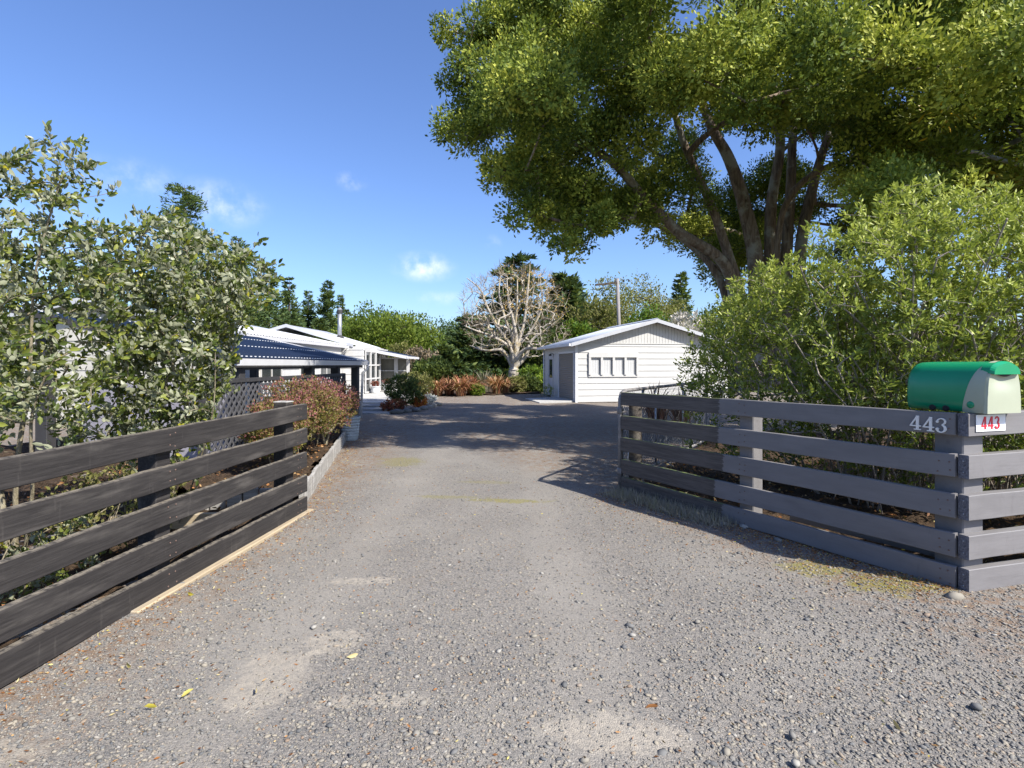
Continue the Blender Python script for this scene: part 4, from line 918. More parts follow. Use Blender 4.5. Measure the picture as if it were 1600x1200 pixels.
# lattice screen between carport and hedge: every lath a piece
lt = thing('lattice_screen', 'charcoal diagonal lattice screen under the carport gutter', 'screen', (-4.05, 7.1, 0)); L0, Z0, Z1 = 6.0, .25, 1.27
pt = .145; hh = Z1-Z0
for s in (1, -1):
    i = -int(hh/pt)-1
    while i*pt < L0:
        ya, za, yb, zb = i*pt, Z0, i*pt+hh, Z1
        t0 = max(0, (0-ya)/(yb-ya)); t1 = min(1, (L0-ya)/(yb-ya))
        if t1-t0 > .06:
            a = Vector((.006*s, ya+(yb-ya)*t0, za+(zb-za)*t0)); b = Vector((.006*s, ya+(yb-ya)*t1, za+(zb-za)*t1))
            if s < 0: a.y, b.y = L0-a.y, L0-b.y
            d = (b-a); ang = math.atan2(d.z, d.y)
            MB().box((-.005, 0, -.019), (.005, d.length, .019)).build('lath', M['lattice'], lt, a, (ang, 0, 0))
        i += 1
for (a, b) in (((-.03, 0, Z1-.03), (.03, L0, Z1+.03)), ((-.03, 0, Z0-.03), (.03, L0, Z0+.03)), ((-.035, -.04, 0), (.035, .04, Z1+.02)), ((-.035, L0-.04, 0), (.035, L0+.04, Z1+.02))): MB().box(a, b).build('rail', M['dark_post'], lt)

# utility pole ---------------------------------------------------------------
up = thing('utility_pole', 'grey weathered power pole with crossarm rising behind the garage', 'pole', (967-800+0, 0, 0)); up.location = ((967-800)/F*36, 36, 0)
MB().tube([(0, 0, -.1), (.02, 0, 3.5), (-.10, 0, 7.2)], [.15, .13, .105], 12).build('pole', M['pole'], up, smooth=True)
ca = MB().box((-.85, -.06, 6.82), (.75, .06, 6.94)).build('crossarm', M['bark_dark'], up, rot=(0, -.12, .25))
for x in (-.75, -.25, .35, .68): MB().lathe([(.03, 6.94), (.055, 6.98), (.04, 7.04), (.055, 7.08), (.02, 7.12)], 8).build('insulator', M['dark_post'], up, (x, x*.25, x*.12))

# ================================================================== VEGETATION
# big multi-stemmed tree on the right ----------------------------------
TB = Vector((4.95, 11.0, 0)); tree = thing('evergreen_tree', 'huge spreading evergreen with many brown trunks behind the right hedge', 'tree', TB)
sil = [(742, -30), (722, 2), (690, 44), (697, 78), (714, 92), (718, 132), (702, 150), (696, 178), (672, 218), (676, 244), (704, 272), (742, 292), (762, 328), (802, 348), (818, 366), (850, 378), (870, 402), (888, 421), (906, 417), (926, 388), (962, 372), (1002, 382), (1050, 402), (1075, 432), (1105, 452), (1160, 470), (1420, 430), (3000, 400), (3000, -3000), (600, -3000)]
gap = [(1068, 205), (1105, 185), (1180, 195), (1300, 225), (1345, 262), (1320, 330), (1240, 430), (1100, 440), (1080, 380), (1065, 300)]
gap2 = [(x_+(x_-1200)*.22, y_+(y_-320)*.18) for x_, y_ in gap]
lobes = []; lr = []
def try_lobe(lo, hi, gapd, sep):
    v = rand_dirs(1)[0]; c = np.array([4.9, 11.0, 6.7])+v*RNG.uniform(lo, hi)**.5*np.array([7.2, 5.0, 4.5]); r = RNG.uniform(.62, 1.0)
    if c[1] < 5.8 or c[2] < 3.3: return
    x, y = proj(c[None]); k = F*r*.92/c[1]
    if y[0] < -90 and c[1] < 11.5: return
    if not all(in_poly(np.array([x[0]+dx*k]), np.array([y[0]+dy*k]), sil)[0] for dx, dy in ((1, 0), (-1, 0), (0, 1), (0, -1), (.7, .7), (-.7, .7), (-.7, -.7))): return
    if in_poly(x, y, gap2)[0] and c[1] < gapd: return
    if lobes and np.min(np.linalg.norm((np.array(lobes)-c)*[1, 1, 1.25], axis=1)) < sep: return
    lobes.append(c); lr.append(r)
for _ in range(60000):
    if len(lobes) < 105: try_lobe(.3, 1, 12.3, 1.42)
# fill the lobes that make the outline on the sky side
for (px, py, d, r) in [(716, 52, 10, .42), (735, 120, 10, .5), (712, 205, 9.6, .45), (745, 240, 9.8, .5), (705, 232, 9.6, .34), (780, 290, 9.4, .5), (830, 340, 9.2, .42), (888, 388, 9.0, .33), (930, 350, 9.2, .45), (770, 60, 10, .6), (790, 180, 9.6, .6), (845, 250, 9.4, .6), (870, 140, 9.8, .7), (950, 60, 9.6, .75), (990, 340, 9.8, .42), (1040, 370, 10.5, .4), (905, 300, 9.3, .5), (1010, 130, 9.2, .6), (1130, 110, 8.8, .7), (1080, 150, 9, .5), (960, 190, 9.4, .5), (740, 15, 10, .4), (862, 335, 9.1, .45), (900, 345, 9.1, .4), (940, 352, 9.3, .42), (985, 340, 9.6, .42), (1030, 362, 10, .4), (880, 372, 9.0, .34), (820, 318, 9.3, .42), (820, 20, 10, .6), (1200, 60, 9, .7), (1300, 110, 9.4, .7), (1270, 170, 9.6, .5), (1340, 190, 10, .6), (1370, 90, 9.5, .7)]:
    c = np.array(P(px, py, d))
    if np.min(np.linalg.norm(np.array(lobes)-c, axis=1)) > .62: lobes.append(c); lr.append(r*1.15)
cs = []; rs = []; hub = []
for c, r in zip(lobes, lr):
    n_ = int(7+9*r)
    for k in range(n_):
        v = rand_dirs(1)[0]; v[2] = v[2]*.8+.28; v /= np.linalg.norm(v); cs.append(c+v*r*RNG.uniform(.45, .85)*np.array([1.1, 1.1, .75])); rs.append(r*RNG.uniform(.30, .46)); hub.append(c-np.array([0, 0, .25*r]))
cs = np.array(cs); rs = np.array(rs)
sk = Skel()
limb = [
 [(1165, 600, 11), (1150, 480, 10.9), (1130, 410, 10.6), (1060, 362, 10.2), (1010, 312, 9.9), (955, 252, 9.6), (900, 225, 9.5), (830, 215, 9.6)],
 [(1170, 600, 11), (1158, 470, 10.9), (1140, 405, 10.8), (1115, 330, 10.6), (1075, 240, 10.4), (1055, 180, 10.3), (1035, 90, 10.2)],
 [(1180, 610, 11), (1182, 430, 11), (1165, 330, 11), (1140, 250, 10.9), (1110, 195, 10.7), (1085, 120, 10.5)],
 [(1200, 610, 11.2), (1203, 420, 11.3), (1205, 320, 11.3), (1219, 215, 11.2), (1190, 130, 11), (1180, 40, 11), (1190, -120, 11)],
 [(1225, 610, 11.3), (1228, 420, 11.5), (1235, 300, 11.6), (1240, 200, 11.6), (1260, 60, 11.6), (1270, -150, 11.6)],
 [(1245, 610, 11.2), (1250, 400, 11.4), (1268, 300, 11.5), (1290, 225, 11.5), (1330, 120, 11.4), (1370, 0, 11.2)],
 [(1215, 600, 10.8), (1215, 380, 10.7), (1240, 300, 10.5), (1300, 258, 10.2), (1370, 250, 9.9), (1430, 235, 9.7)],
 [(1160, 610, 11.1), (1130, 450, 11.3), (1080, 385, 11.8), (1010, 345, 12.4), (930, 330, 13)],
]
roots = []
for l in limb: roots.append(sk.smooth_poly([tuple(P(*q)) for q in l], 6))
tp, td, _ = sk.grow(np.concatenate([np.array(lobes), cs[::3]]), 5, .05, .07)
rm = np.concatenate([np.linspace(w, w*.32, 6*(len(l)-1)+1) for l, w in zip(limb, (.135, .125, .19, .14, .14, .14, .07, .10))])
V, Q = sk.tubes(.0095, .45, 9, .16, rm)
A = np.array(sk.p); low = A[:, 2] < 5.5
part_mesh('trunk', V, Q, M['bark_totara'], tree)
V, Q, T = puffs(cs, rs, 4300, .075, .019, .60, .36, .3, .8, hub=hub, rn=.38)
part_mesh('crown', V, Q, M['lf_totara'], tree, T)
# second tree leaning in at the upper right ------------------------------
TB2 = Vector((9.8, 9.2, 0)); tr2 = thing('broadleaf_tree', 'olive leaved broadleaf tree leaning in at the upper right edge', 'tree', TB2)
sil2 = [(1350, -40), (1340, 60), (1380, 110), (1360, 170), (1330, 215), (1375, 255), (1400, 285), (1470, 300), (1560, 315), (1640, 330), (3000, 400), (3000, -3000), (1350, -3000)]
cs = []; rs = []
while len(cs) < 230:
    v = rand_dirs(1)[0]; c = np.array([7.9, 8.9, 6.0])+v*RNG.uniform(.2, 1)**.5*np.array([3.6, 2.3, 3.4]); r = RNG.uniform(.28, .5); x, y = proj(c[None]); k = F*r*.7/c[1]
    if c[1] < 5 or not all(in_poly(np.array([x[0]+dx*k]), np.array([y[0]+dy*k]), sil2)[0] for dx, dy in ((1, 0), (-1, 0), (0, 1), (0, -1))): continue
    cs.append(c); rs.append(r)
cs = np.array(cs); rs = np.array(rs); sk = Skel(); sk.smooth_poly([tuple(TB2), (9.6, 9.1, 2.5), (8.9, 9.0, 4.6), (8.2, 8.9, 6.5)], 6); tw = cs+RNG.normal(size=cs.shape)*.1
sk.grow(tw, 5, .04, .09); V, Q = sk.tubes(.012, .5, 6); part_mesh('trunk', V, Q, M['bark_pale'], tr2)
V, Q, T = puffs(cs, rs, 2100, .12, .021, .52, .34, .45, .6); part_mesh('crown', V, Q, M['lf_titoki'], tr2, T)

# shrub with visible single leaves: generic builder --------------------------
def leaf_proto(mat, L, Wd, tint, k, hexa=True):
    V, Q, T = leaves(np.zeros((1, 3)), np.array([[1., 0, 0]]), L, Wd, [tint], roll=np.array([[0, -1., 0]]), hexa=hexa); return mesh_np('leaf', V, Q, mat, True, T)
def place_leaves(root, protos, pos, ax, roll, rng=RNG):
    for p, a, r in zip(pos, ax, roll):
        x = Vector(a); y = Vector(r)-x*x.dot(Vector(r)); y.normalize(); z = x.cross(y); m = Matrix((x, y, z)).transposed()
        link('leaf', random.choice(protos), root, Vector(p)-root.location, m.to_euler())

def twig_leaves(A, D, n, span, L, rng, spread=.75, upl=.2):
    """pairs of leaves set along the last stretch of each twig"""
    m = len(A); base = np.repeat(A, n, 0); dr = np.repeat(D, n, 0); t = rng.uniform(-.15, 1, (m*n, 1))
    r = rng.normal(size=(m*n, 3)); s = np.cross(dr, r); s /= np.linalg.norm(s, axis=1, keepdims=True)
    pos = base-dr*span*(t-.15)+rng.normal(size=(m*n, 3))*.015; ax = dr*(1-.6*t)*.8+s*spread+np.array([0, 0, upl])+rng.normal(size=(m*n, 3))*.2
    ax /= np.linalg.norm(ax, axis=1, keepdims=True); return pos, ax
def ell_pts(ells, n, rng, inner=.25, pw=.5, cond=None):
    out = []; w = np.array([e[3]*e[4]*e[5] for e in ells]); w = w/w.sum()
    while len(out) < n:
        e = ells[rng.choice(len(ells), p=w)]; v = rand_dirs(1, rng)[0]; p = np.array(e[:3])+v*rng.uniform(inner, 1)**pw*np.array(e[3:])
        if cond is None or cond(p): out.append(p)
    return np.array(out)

# left shrubs: olive-green leaves with silvery undersides
def lf_side(p): return p[0]-(LF0.x+(p[1]-LF0.y)*(LF1.x-LF0.x)/(LF1.y-LF0.y))
FJ = [(-900, 100), (0, 235), (60, 222), (85, 195), (150, 205), (160, 280), (215, 285), (270, 300), (330, 325), (400, 350), (440, 378), (425, 430), (400, 475), (375, 520), (365, 570), (345, 620), (325, 700), (300, 1300), (-900, 1300)]
def fj(name, label, base, stems, ells, n, seed, budN=30, singles=120):
    rng = np.random.default_rng(seed); root = thing(name, label, 'shrub', base); sk = Skel()
    for s in stems: sk.smooth_poly(s, 5)
    def cond(p):
        x, y = proj(p[None])
        if not in_poly(x, y, FJ)[0]: return False
        if p[2] < 1.12 and lf_side(p) > -.12: return False
        return p[2] > .25 and p[1] > 2.3 and lf_side(p) < .55
    tg = ell_pts(ells, n, rng, .05, .5, cond); A, D, _ = sk.grow(tg, 4, .10, .10, .3, rng); V, Q = sk.tubes(.0022, .47, 5, .045); part_mesh('stem', V, Q, M['bark_shrub'], root)
    pos, ax = twig_leaves(A, D, 26, .30, .06, rng); m = len(pos); roll = rng.normal(size=(m, 3))*.7; u = np.tile([0, 0, 1.], (m, 1)); roll = np.cross(u+roll, ax)
    ti = np.clip(rng.beta(2.2, 2.6, m), 0, .93); yl = rng.uniform(size=m) < .035; ti[yl] = rng.uniform(.95, 1, yl.sum())
    order = np.argsort(pos[:, 1]+rng.uniform(0, 1.2, m)); pick = order[:singles]; rest = order[singles:]
    V, Q, T = leaves(pos[rest], ax[rest], rng.uniform(.038, .074, len(rest)), rng.uniform(.010, .018, len(rest)), ti[rest], roll=-roll[rest], hexa=True); tag(part_mesh('foliage', V, Q, M['lf_feijoa'], root, T), kind='stuff')
    pr_ = [leaf_proto(M['lf_feijoa'], l, w, t, 0) for l, w, t in ((.062, .016, .3), (.07, .018, .55), (.055, .015, .75), (.068, .017, .85), (.06, .016, .96))]
    place_leaves(root, pr_, pos[pick], ax[pick], roll[pick])
    tops = A[np.argsort(-A[:, 2]-rng.uniform(0, 1.0, len(A)))[:budN*4]]; Dt = D[np.argsort(-A[:, 2])[:budN*4]]
    bp = np.repeat(tops, 4, 0); ba = np.tile([0, 0, 1.], (len(bp), 1))+rng.normal(size=(len(bp), 3))*.3; ba /= np.linalg.norm(ba, axis=1, keepdims=True)
    V, Q, T = leaves(bp, ba, rng.uniform(.035, .055, len(bp)), rng.uniform(.007, .012, len(bp)), rng.uniform(0, 1, len(bp)), hexa=True); tag(part_mesh('new_leaves', V, Q, M['lf_bud'], root, T), kind='stuff')
    return root
fj('leafy_shrub', 'tall silvery green shrub behind the charcoal fence at the left edge', (-3.55, 3.9, .03),
   [[(-3.55, 3.9, .0), (-3.6, 3.95, .7), (-3.55, 4.0, 1.4), (-3.5, 4.0, 2.2), (-3.3, 4.0, 2.9)], [(-3.52, 3.9, .0), (-3.35, 3.8, .6), (-3.3, 3.75, 1.2), (-3.0, 3.7, 1.75)], [(-3.6, 3.92, .0), (-3.9, 4.1, .9), (-4.1, 4.2, 1.9), (-4.0, 4.2, 2.9)]],
   [(-3.6, 4.0, 2.35, .85, .8, .85), (-3.5, 3.9, 1.5, .95, .85, .8), (-4.3, 4.4, 2.0, .9, .9, 1.15), (-3.45, 4.1, 3.05, .45, .45, .45)], 450, 5)
fj('leafy_shrub', 'dense olive leaved shrub leaning over the middle of charcoal fence', (-3.05, 4.85, .03),
   [[(-3.05, 4.85, .0), (-2.95, 4.75, .6), (-2.8, 4.7, 1.2), (-2.75, 4.8, 1.9), (-2.6, 4.9, 2.4)], [(-3.08, 4.9, .0), (-3.1, 5.0, .7), (-3.2, 5.0, 1.5), (-3.3, 5.0, 2.3)], [(-3.0, 4.85, 0), (-2.7, 4.6, .5), (-2.45, 4.45, 1.1), (-2.4, 4.4, 1.6)]],
   [(-2.85, 4.8, 1.95, .85, .8, .85), (-2.45, 4.95, 1.95, .62, .6, .62), (-3.2, 5.0, 2.25, .7, .7, .7), (-2.9, 4.7, 1.35, .7, .7, .6), (-3.3, 4.9, 1.0, .8, .6, .6)], 600, 6)

# right hedge: fresh narrow leaves in rosettes on pale twigs
hb = Vector((4.3, 5.9, .05)); hd = thing('leafy_hedge', 'big fresh green hedge with pale bare twigs behind the grey fence', 'hedge', hb); rng = np.random.default_rng(9); sk = Skel()
for (x, y, tx, ty, tz) in [(3.9, 5.9, 3.5, 6.2, 1.6), (4.1, 5.7, 4.0, 5.5, 1.9), (4.3, 5.8, 4.6, 5.7, 2.1), (3.6, 6.5, 2.9, 7.2, 1.3), (3.7, 6.7, 3.2, 7.4, 1.7), (4.8, 5.8, 5.3, 5.6, 2.0), (5.4, 5.7, 5.9, 5.4, 1.9), (6.2, 5.7, 6.6, 5.6, 2.0), (3.8, 5.6, 3.3, 5.4, 1.2), (3.5, 6.2, 2.6, 6.7, 1.2), (4.4, 5.3, 4.2, 4.9, 1.2), (5.0, 5.3, 5.1, 5.0, 1.4)]:
    sk.smooth_poly([(x, y, .02), ((x*.6+tx*.4)+rng.normal()*.06, (y*.6+ty*.4)+rng.normal()*.06, tz*.45), (tx, ty, tz)], 6)
for k in range(170):
    x0, y0 = rng.uniform(3.5, 6.3), rng.uniform(5.3, 6.3); tx = x0+rng.normal()*.7-.35; ty = y0-rng.uniform(.1, 1.2); tz = rng.uniform(1.3, 2.7)
    q1 = np.array([tx, ty, tz]); of = (tx-RC.x)*AD.y-(ty-RC.y)*AD.x; be = (ty-RC.y)-(tx-RC.x)*BD.y/BD.x
    if of < .15 or be < .15: continue
    sk.smooth_poly([(x0, y0, .03), (x0*.65+tx*.35, y0*.65+ty*.35, tz*.5), q1], 6)
HST = len(sk.p)
hs_top = [(1035, 660), (1048, 560), (1062, 500), (1085, 470), (1128, 430), (1165, 395), (1180, 352), (1235, 322), (1300, 318), (1330, 305), (1380, 308), (1400, 285), (1420, 270), (1450, 262), (1500, 290), (1560, 285), (1600, 300), (3500, 260), (3500, 1500), (900, 1500)]
def hcond(p):
    off = (p[0]-RC.x)*AD.y-(p[1]-RC.y)*AD.x; beh = (p[1]-RC.y)-(p[0]-RC.x)*BD.y/BD.x
    if p[2] < 1.22 and (off < .22 or beh < .20): return False
    if off < .05 or beh < -.02 or p[2] < .25: return False
    if p[2] < 1.0 and rng.uniform() < .5: return False
    x, y = proj(p[None]); return in_poly(x, y, hs_top)[0]
ells = [(4.5, 5.5, 1.75, 1.5, 1.2, 1.7), (3.55, 6.7, 1.35, 1.35, 1.2, 1.5), (5.9, 5.4, 1.75, 1.5, 1.1, 1.75), (4.0, 5.6, 1.3, 1.0, 1.0, 1.3), (3.0, 7.0, 1.2, .9, .9, 1.2), (7.4, 5.8, 1.8, 1.4, 1.1, 1.7), (4.3, 4.75, .8, .9, .55, .7), (3.5, 5.3, 1.9, .95, .9, 1.25), (3.0, 6.1, 1.6, .85, .85, 1.1), (4.2, 4.9, 1.9, .9, .7, 1.2)]
tg = ell_pts(ells, 5600, rng, .35, .42, hcond); A, D, _ = sk.grow(tg, 4, .03, .06, .6, rng); D = D*.5+np.array([-.1, -.1, .8]); D /= np.linalg.norm(D, axis=1, keepdims=True)
V, Q = sk.tubes(.0026, .42, 5, .022, np.full(HST, .0075)); part_mesh('stem', V, Q, M['bark_twig'], hd)
pos, ax = twig_leaves(A, D, 22, .10, .07, rng, .8, .1); m = len(pos)
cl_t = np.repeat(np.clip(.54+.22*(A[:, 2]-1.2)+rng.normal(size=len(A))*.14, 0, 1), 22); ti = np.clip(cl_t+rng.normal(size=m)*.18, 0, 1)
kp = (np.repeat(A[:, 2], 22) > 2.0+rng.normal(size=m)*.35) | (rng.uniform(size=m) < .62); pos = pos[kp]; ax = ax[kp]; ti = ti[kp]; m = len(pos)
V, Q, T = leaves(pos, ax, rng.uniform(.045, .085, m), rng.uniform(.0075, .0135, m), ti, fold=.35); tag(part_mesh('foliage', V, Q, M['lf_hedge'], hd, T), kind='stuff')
# single leaves on the twigs nearest the road
near = A[np.argsort(A[:, 1]*1.0-A[:, 2]*.2)[:14]]; pos, ax = twig_leaves(near, np.tile([0, -.2, 1.], (14, 1)), 14, .06, .07, rng, .8, .1)
place_leaves(hd, [leaf_proto(M['lf_hedge'], .075, .0095, t, 0) for t in (.5, .65, .8, .95)], pos, ax, rng.normal(size=pos.shape))
# dry debris and dead leaves at its foot
n = 2600; x = rng.uniform(1.6, 8, n); y = rng.uniform(3.7, 8, n); p = np.stack([x, y, rng.uniform(.05, .10, n)], -1); off = (x-RC.x)*AD.y-(y-RC.y)*AD.x; beh = (y-RC.y)-(x-RC.x)*BD.y/BD.x
p = p[(off > .05) & (beh > .05)]; ax = rand_dirs(len(p), rng); ax[:, 2] = np.abs(ax[:, 2])*.4; ax /= np.linalg.norm(ax, axis=1, keepdims=True)
V, Q, T = leaves(p, ax, rng.uniform(.03, .07, len(p)), rng.uniform(.006, .014, len(p)), rng.uniform(0, 1, len(p))**1.5); tag(link('leaf_litter', mesh_np('leaf_litter', V, Q, M['litter'], True, T)), 'dead brown leaves strewn under the right hedge', 'leaf litter', kind='stuff')
n = 3200; x = rng.uniform(-5.5, -2.2, n); y = rng.uniform(1.5, 12.5, n); p = np.stack([x, y, np.where((y > 5.8) & (x > -4.1), .165, .06)+rng.uniform(0, .02, n)], -1); p = p[np.array([(lf_side(q) < -.1) if q[1] < 5.7 else (q[0] < -2.27-(q[1]-5.75)*.213-.05) for q in p])]
ax = rand_dirs(len(p), rng); ax[:, 2] = np.abs(ax[:, 2])*.3; ax /= np.linalg.norm(ax, axis=1, keepdims=True)
V, Q, T = leaves(p, ax, rng.uniform(.03, .07, len(p)), rng.uniform(.006, .016, len(p)), rng.uniform(0, .9, len(p))); tag(link('leaf_litter', mesh_np('leaf_litter', V, Q, M['litter'], True, T)), 'brown leaf litter in the bed behind the charcoal fence', 'leaf litter', kind='stuff')

# bronze hedge shrubs in the left bed
def bush(name, label, base, ells, ntw, nl, L, Wd, mat, stem, seed, rtip=.0025, tone=.5, jit=.2, cat='shrub', zt=0, group=None):
    rng = np.random.default_rng(seed); root = thing(name, label, cat, base, group=group); sk = Skel(); b = np.array(base)
    for k in range(4):
        e = ells[k % len(ells)]; sk.smooth_poly([b+rng.normal(size=3)*[.06, .06, 0], b*.4+np.array(e[:3])*.6+rng.normal(size=3)*.05, np.array(e[:3])], 4)
    tg = ell_pts(ells, ntw, rng, .3, .4); A, D, _ = sk.grow(tg, 4, .05, .08, .4, rng); V, Q = sk.tubes(rtip, .46, 5); part_mesh('stem', V, Q, stem, root)
    pos, ax = twig_leaves(A, D, nl, L*3.2, L, rng, .7, .3); m = len(pos); ti = np.clip(np.repeat(tone+rng.normal(size=len(A))*jit*.7+zt*(A[:, 2]-A[:, 2].mean()), nl)+rng.normal(size=m)*jit, 0, 1)
    V, Q, T = leaves(pos, ax, L*rng.uniform(.7, 1.3, m), Wd*rng.uniform(.7, 1.3, m), ti, rng=rng); part_mesh('foliage', V, Q, mat, root, T); return root
for k, (x, y, r, zt, lab) in enumerate([(-3.0, 6.85, .44, 1.08, 'bronze leaved hedge shrub just beyond the charcoal fence end'), (-3.15, 7.9, .68, 1.36, 'bronze and olive hedge shrub in the middle of the hedge row'), (-3.2, 9.1, .66, 1.3, 'purplish bronze hedge shrub beside the pale blue pot')]):
    bush('hedge_shrub', lab, (x, y, .14), [(x, y, .62+.1, r*.85, r, .38), (x+.05, y, zt-.38, r*.8, r*.95, .36), (x+.2, y+.25, .85, r*.6, r*.6, .32)], 820, 18, .035, .009, M['lf_red'], M['bark_shrub'], 30+k, .002, (.46, .42, .62)[k], .2, zt=.55, group='bronze hedge shrubs in the raised bed')
bush('low_shrub', 'small grey green plant in the shade behind the charcoal fence', (-3.0, 3.2, .05), [(-3.0, 3.2, .35, .45, .6, .28)], 160, 16, .04, .010, M['lf_feijoa'], M['bark_shrub'], 41, .002)
bush('low_shrub', 'straggly olive plant low behind the middle of charcoal fence', (-3.2, 4.2, .05), [(-3.1, 4.3, .4, .5, .6, .3)], 170, 14, .04, .010, M['lf_olive'], M['bark_shrub'], 42, .002)
# house bed
bush('round_shrub', 'dark green rounded shrub at the corner of the steps', (-3.75, 18.4, .05), [(-3.75, 18.4, .72, .62, .6, .5), (-3.6, 18.5, .5, .6, .55, .4)], 420, 14, .07, .016, M['lf_dark'], M['bark_dark'], 43, .003, .55, .25)
bush('round_shrub', 'yellow green shrub behind the dark shrub by the porch', (-3.85, 21.0, .05), [(-3.75, 21.0, .75, .75, .6, .48)], 260, 14, .08, .018, M['lf_olive'], M['bark_dark'], 44, .003, .5, .25)
bush('flower_clump', 'maroon leaved bedding plants at the foot of dark shrub', (-3.75, 17.3, .05), [(-3.75, 17.3, .2, .42, .35, .2)], 160, 14, .05, .014, M['lf_maroon'], M['bark_dark'], 45, .002)
bush('flower_clump', 'orange red flowers beside the white flower mound', (-3.15, 18.7, .05), [(-3.2, 18.9, .22, .25, .7, .2)], 150, 14, .05, .014, M['lf_orange'], M['bark_dark'], 46, .002, .6, .3)
bush('flower_clump', 'mound of white flowers next to the thin white stake', (-3.35, 21.2, .03), [(-3.3, 21.0, .18, .4, .6, .16)], 200, 16, .05, .016, M['lf_white'], M['bark_dark'], 47, .002, .35, .2)
for k, (x, y) in enumerate([(-3.55, 16.75), (-3.3, 17.1), (-3.1, 17.6), (-2.95, 18.1), (-2.85, 18.7), (-2.8, 19.3), (-2.75, 19.9)]):
    o = link('edging_stone', PM[k], None, (x, y, .05), (0, 0, k)); o.scale = (.2, .2, .22); tag(o, 'pale edging stone, ' + ('nearest the steps', 'second from the steps', 'third from the steps', 'middle one of the row', 'third from the far end', 'second from the far end', 'farthest from the steps')[k] + ' beside the flower bed', 'stone', 'stones edging the bed by the steps')
o = MB().tube([(0, 0, -.02), (0, 0, .62), (-.03, 0, .68), (-.13, 0, .69), (-.16, 0, .62), (-.16, 0, -.02)], .012, 6).build('garden_stake', M['white'], None, (-3.42+.0, 22, 0), smooth=True); tag(o, 'thin white hoop stake standing at the gravel edge', 'stake')

# pots
def pot(name, label, loc, r, h, mat, plant=None, ribs=0, pm=None):
    t = thing(name, label, 'pot', loc); m = MB()
    pr = [(r*.72, 0), (r*.8, h*.1)]+[(r*(.8+.2*z)+(.006 if k % 2 else -.004)*bool(ribs), h*z) for k, z in enumerate(np.linspace(.15, .92, max(4, ribs*2)))]+[(r*1.06, h*.93), (r*1.06, h), (r*.93, h), (r*.9, h*.88), (.01, h*.88)]
    m.lathe(pr, 24).build('pot', mat, t, smooth=not ribs); MB().lathe([(r*.9, h*.885), (r*.5, h*.92), (.01, h*.93)], 16).build('soil', M['soil'], t)
    if plant:
        c = np.array(loc)+[0, 0, h+plant*.62]; V, Q, T = puffs(np.array([c]), np.array([plant]), int(1100/plant**2*.6), .05, .014, .55, .25, .3, .9); part_mesh('foliage', V, Q, pm or M['lf_lime'], t, T)
    return t
pot('plant_pot', 'ribbed pale blue pot at the end of the bronze hedge', (-3.18, 10.7, .02), .185, .46, M['pot_blue'], None, 7)
sp = SH+Vector((-.42*math.cos(sa)-3.0*math.sin(sa)*1.0, -.42*math.sin(sa)+3.0*math.cos(sa), 0))
pot('plant_pot', 'clipped green ball in a pot beside the roller door', tuple(sp), .17, .16, M['concrete_dark'], .30, 0, M['lf_hedge'])
pot('plant_pot', 'white round pot nearest on the landing by glazed doors', (-6.25, 24.9, .2), .22, .32, M['pot_white'], .16, 0, M['lf_maroon'])
pot('plant_pot', 'white square shouldered pot behind the first by glazed doors', (-6.05, 26.4, .2), .22, .36, M['pot_white'], .18, 0, M['lf_maroon'])

# flax ---------------------------------------------------------------------
def flax(label, base, n, L, mat, seed, w=.03, tone=.5, spread=.8):
    rng = np.random.default_rng(seed); root = thing('flax_plant', label, 'flax', base, group='flax plants')
    a = rng.uniform(0, 2*np.pi, n); out = np.stack([np.cos(a), np.sin(a), 0*a], -1); lean = (rng.uniform(.15, 1, n)**.8*spread*1.35)[:, None]; ln = (L*rng.uniform(.6, 1.1, n))[:, None]
    b = np.array(base)+out*rng.uniform(0, .22, n)[:, None]; side = np.stack([-out[:, 1], out[:, 0], 0*a], -1); V = []; k = 6
    for j in range(k):
        u = j/(k-1); p = b+np.array([0, 0, 1.])*ln*(u-.55*lean*u*u*u*1.2)+out*ln*lean*(u*u*.95); ww = w*(1-u**2.2)*(.6+.8*u*(1-u)*2)+.002
        V += [p-side*ww+out*.006, p+side*ww+out*.006]
    V = np.stack(V, 1).reshape(-1, 3); i = np.arange(n)[:, None]*2*k; Q = np.concatenate([i+[2*j, 2*j+1, 2*j+3, 2*j+2] for j in range(k-1)])
    T = np.repeat(np.clip(tone+rng.normal(size=n)*.25, 0, 1), 2*k); part_mesh('leaves', V, Q, mat, root, T); return root
for k, (px, d, n, L, t, lab) in enumerate([(664, 25.8, 70, 1.0, .45, 'pink orange flax nearest the white flower mound'), (684, 26.2, 90, 1.15, .5, 'orange flax second from the porch end of the row'), (702, 26.6, 90, 1.15, .42, 'reddish orange flax third from the porch end of row'), (720, 25.9, 110, 1.3, .55, 'large orange flax at the middle of the bed front'), (737, 26.8, 100, 1.3, .5, 'orange flax just left of the small lime shrub'), (776, 27.6, 110, 1.25, .62, 'golden orange flax just left of the bleached tree trunk'), (788, 28, 70, 1.1, .7, 'tan flax touching the base of the bleached tree')]):
    flax(lab, ((px-800)/F*d, d, .03), n*2, L, M['lf_flax'], 60+k, .032, t)
flax('grey green flax between the orange flax and bleached tree', ((758-800)/F*29, 29, .03), 120, 1.5, M['lf_flaxg'], 70, .03, .5, .6)
flax('red orange flax seen behind the open pipe gate', (3.35, 12.6, .03), 80, 1.35, M['lf_flax'], 71, .03, .4, .7)
flax('orange flax low beside the garage wall behind gate', (4.1, 13.2, .03), 70, 1.1, M['lf_flax'], 72, .03, .5, .8)
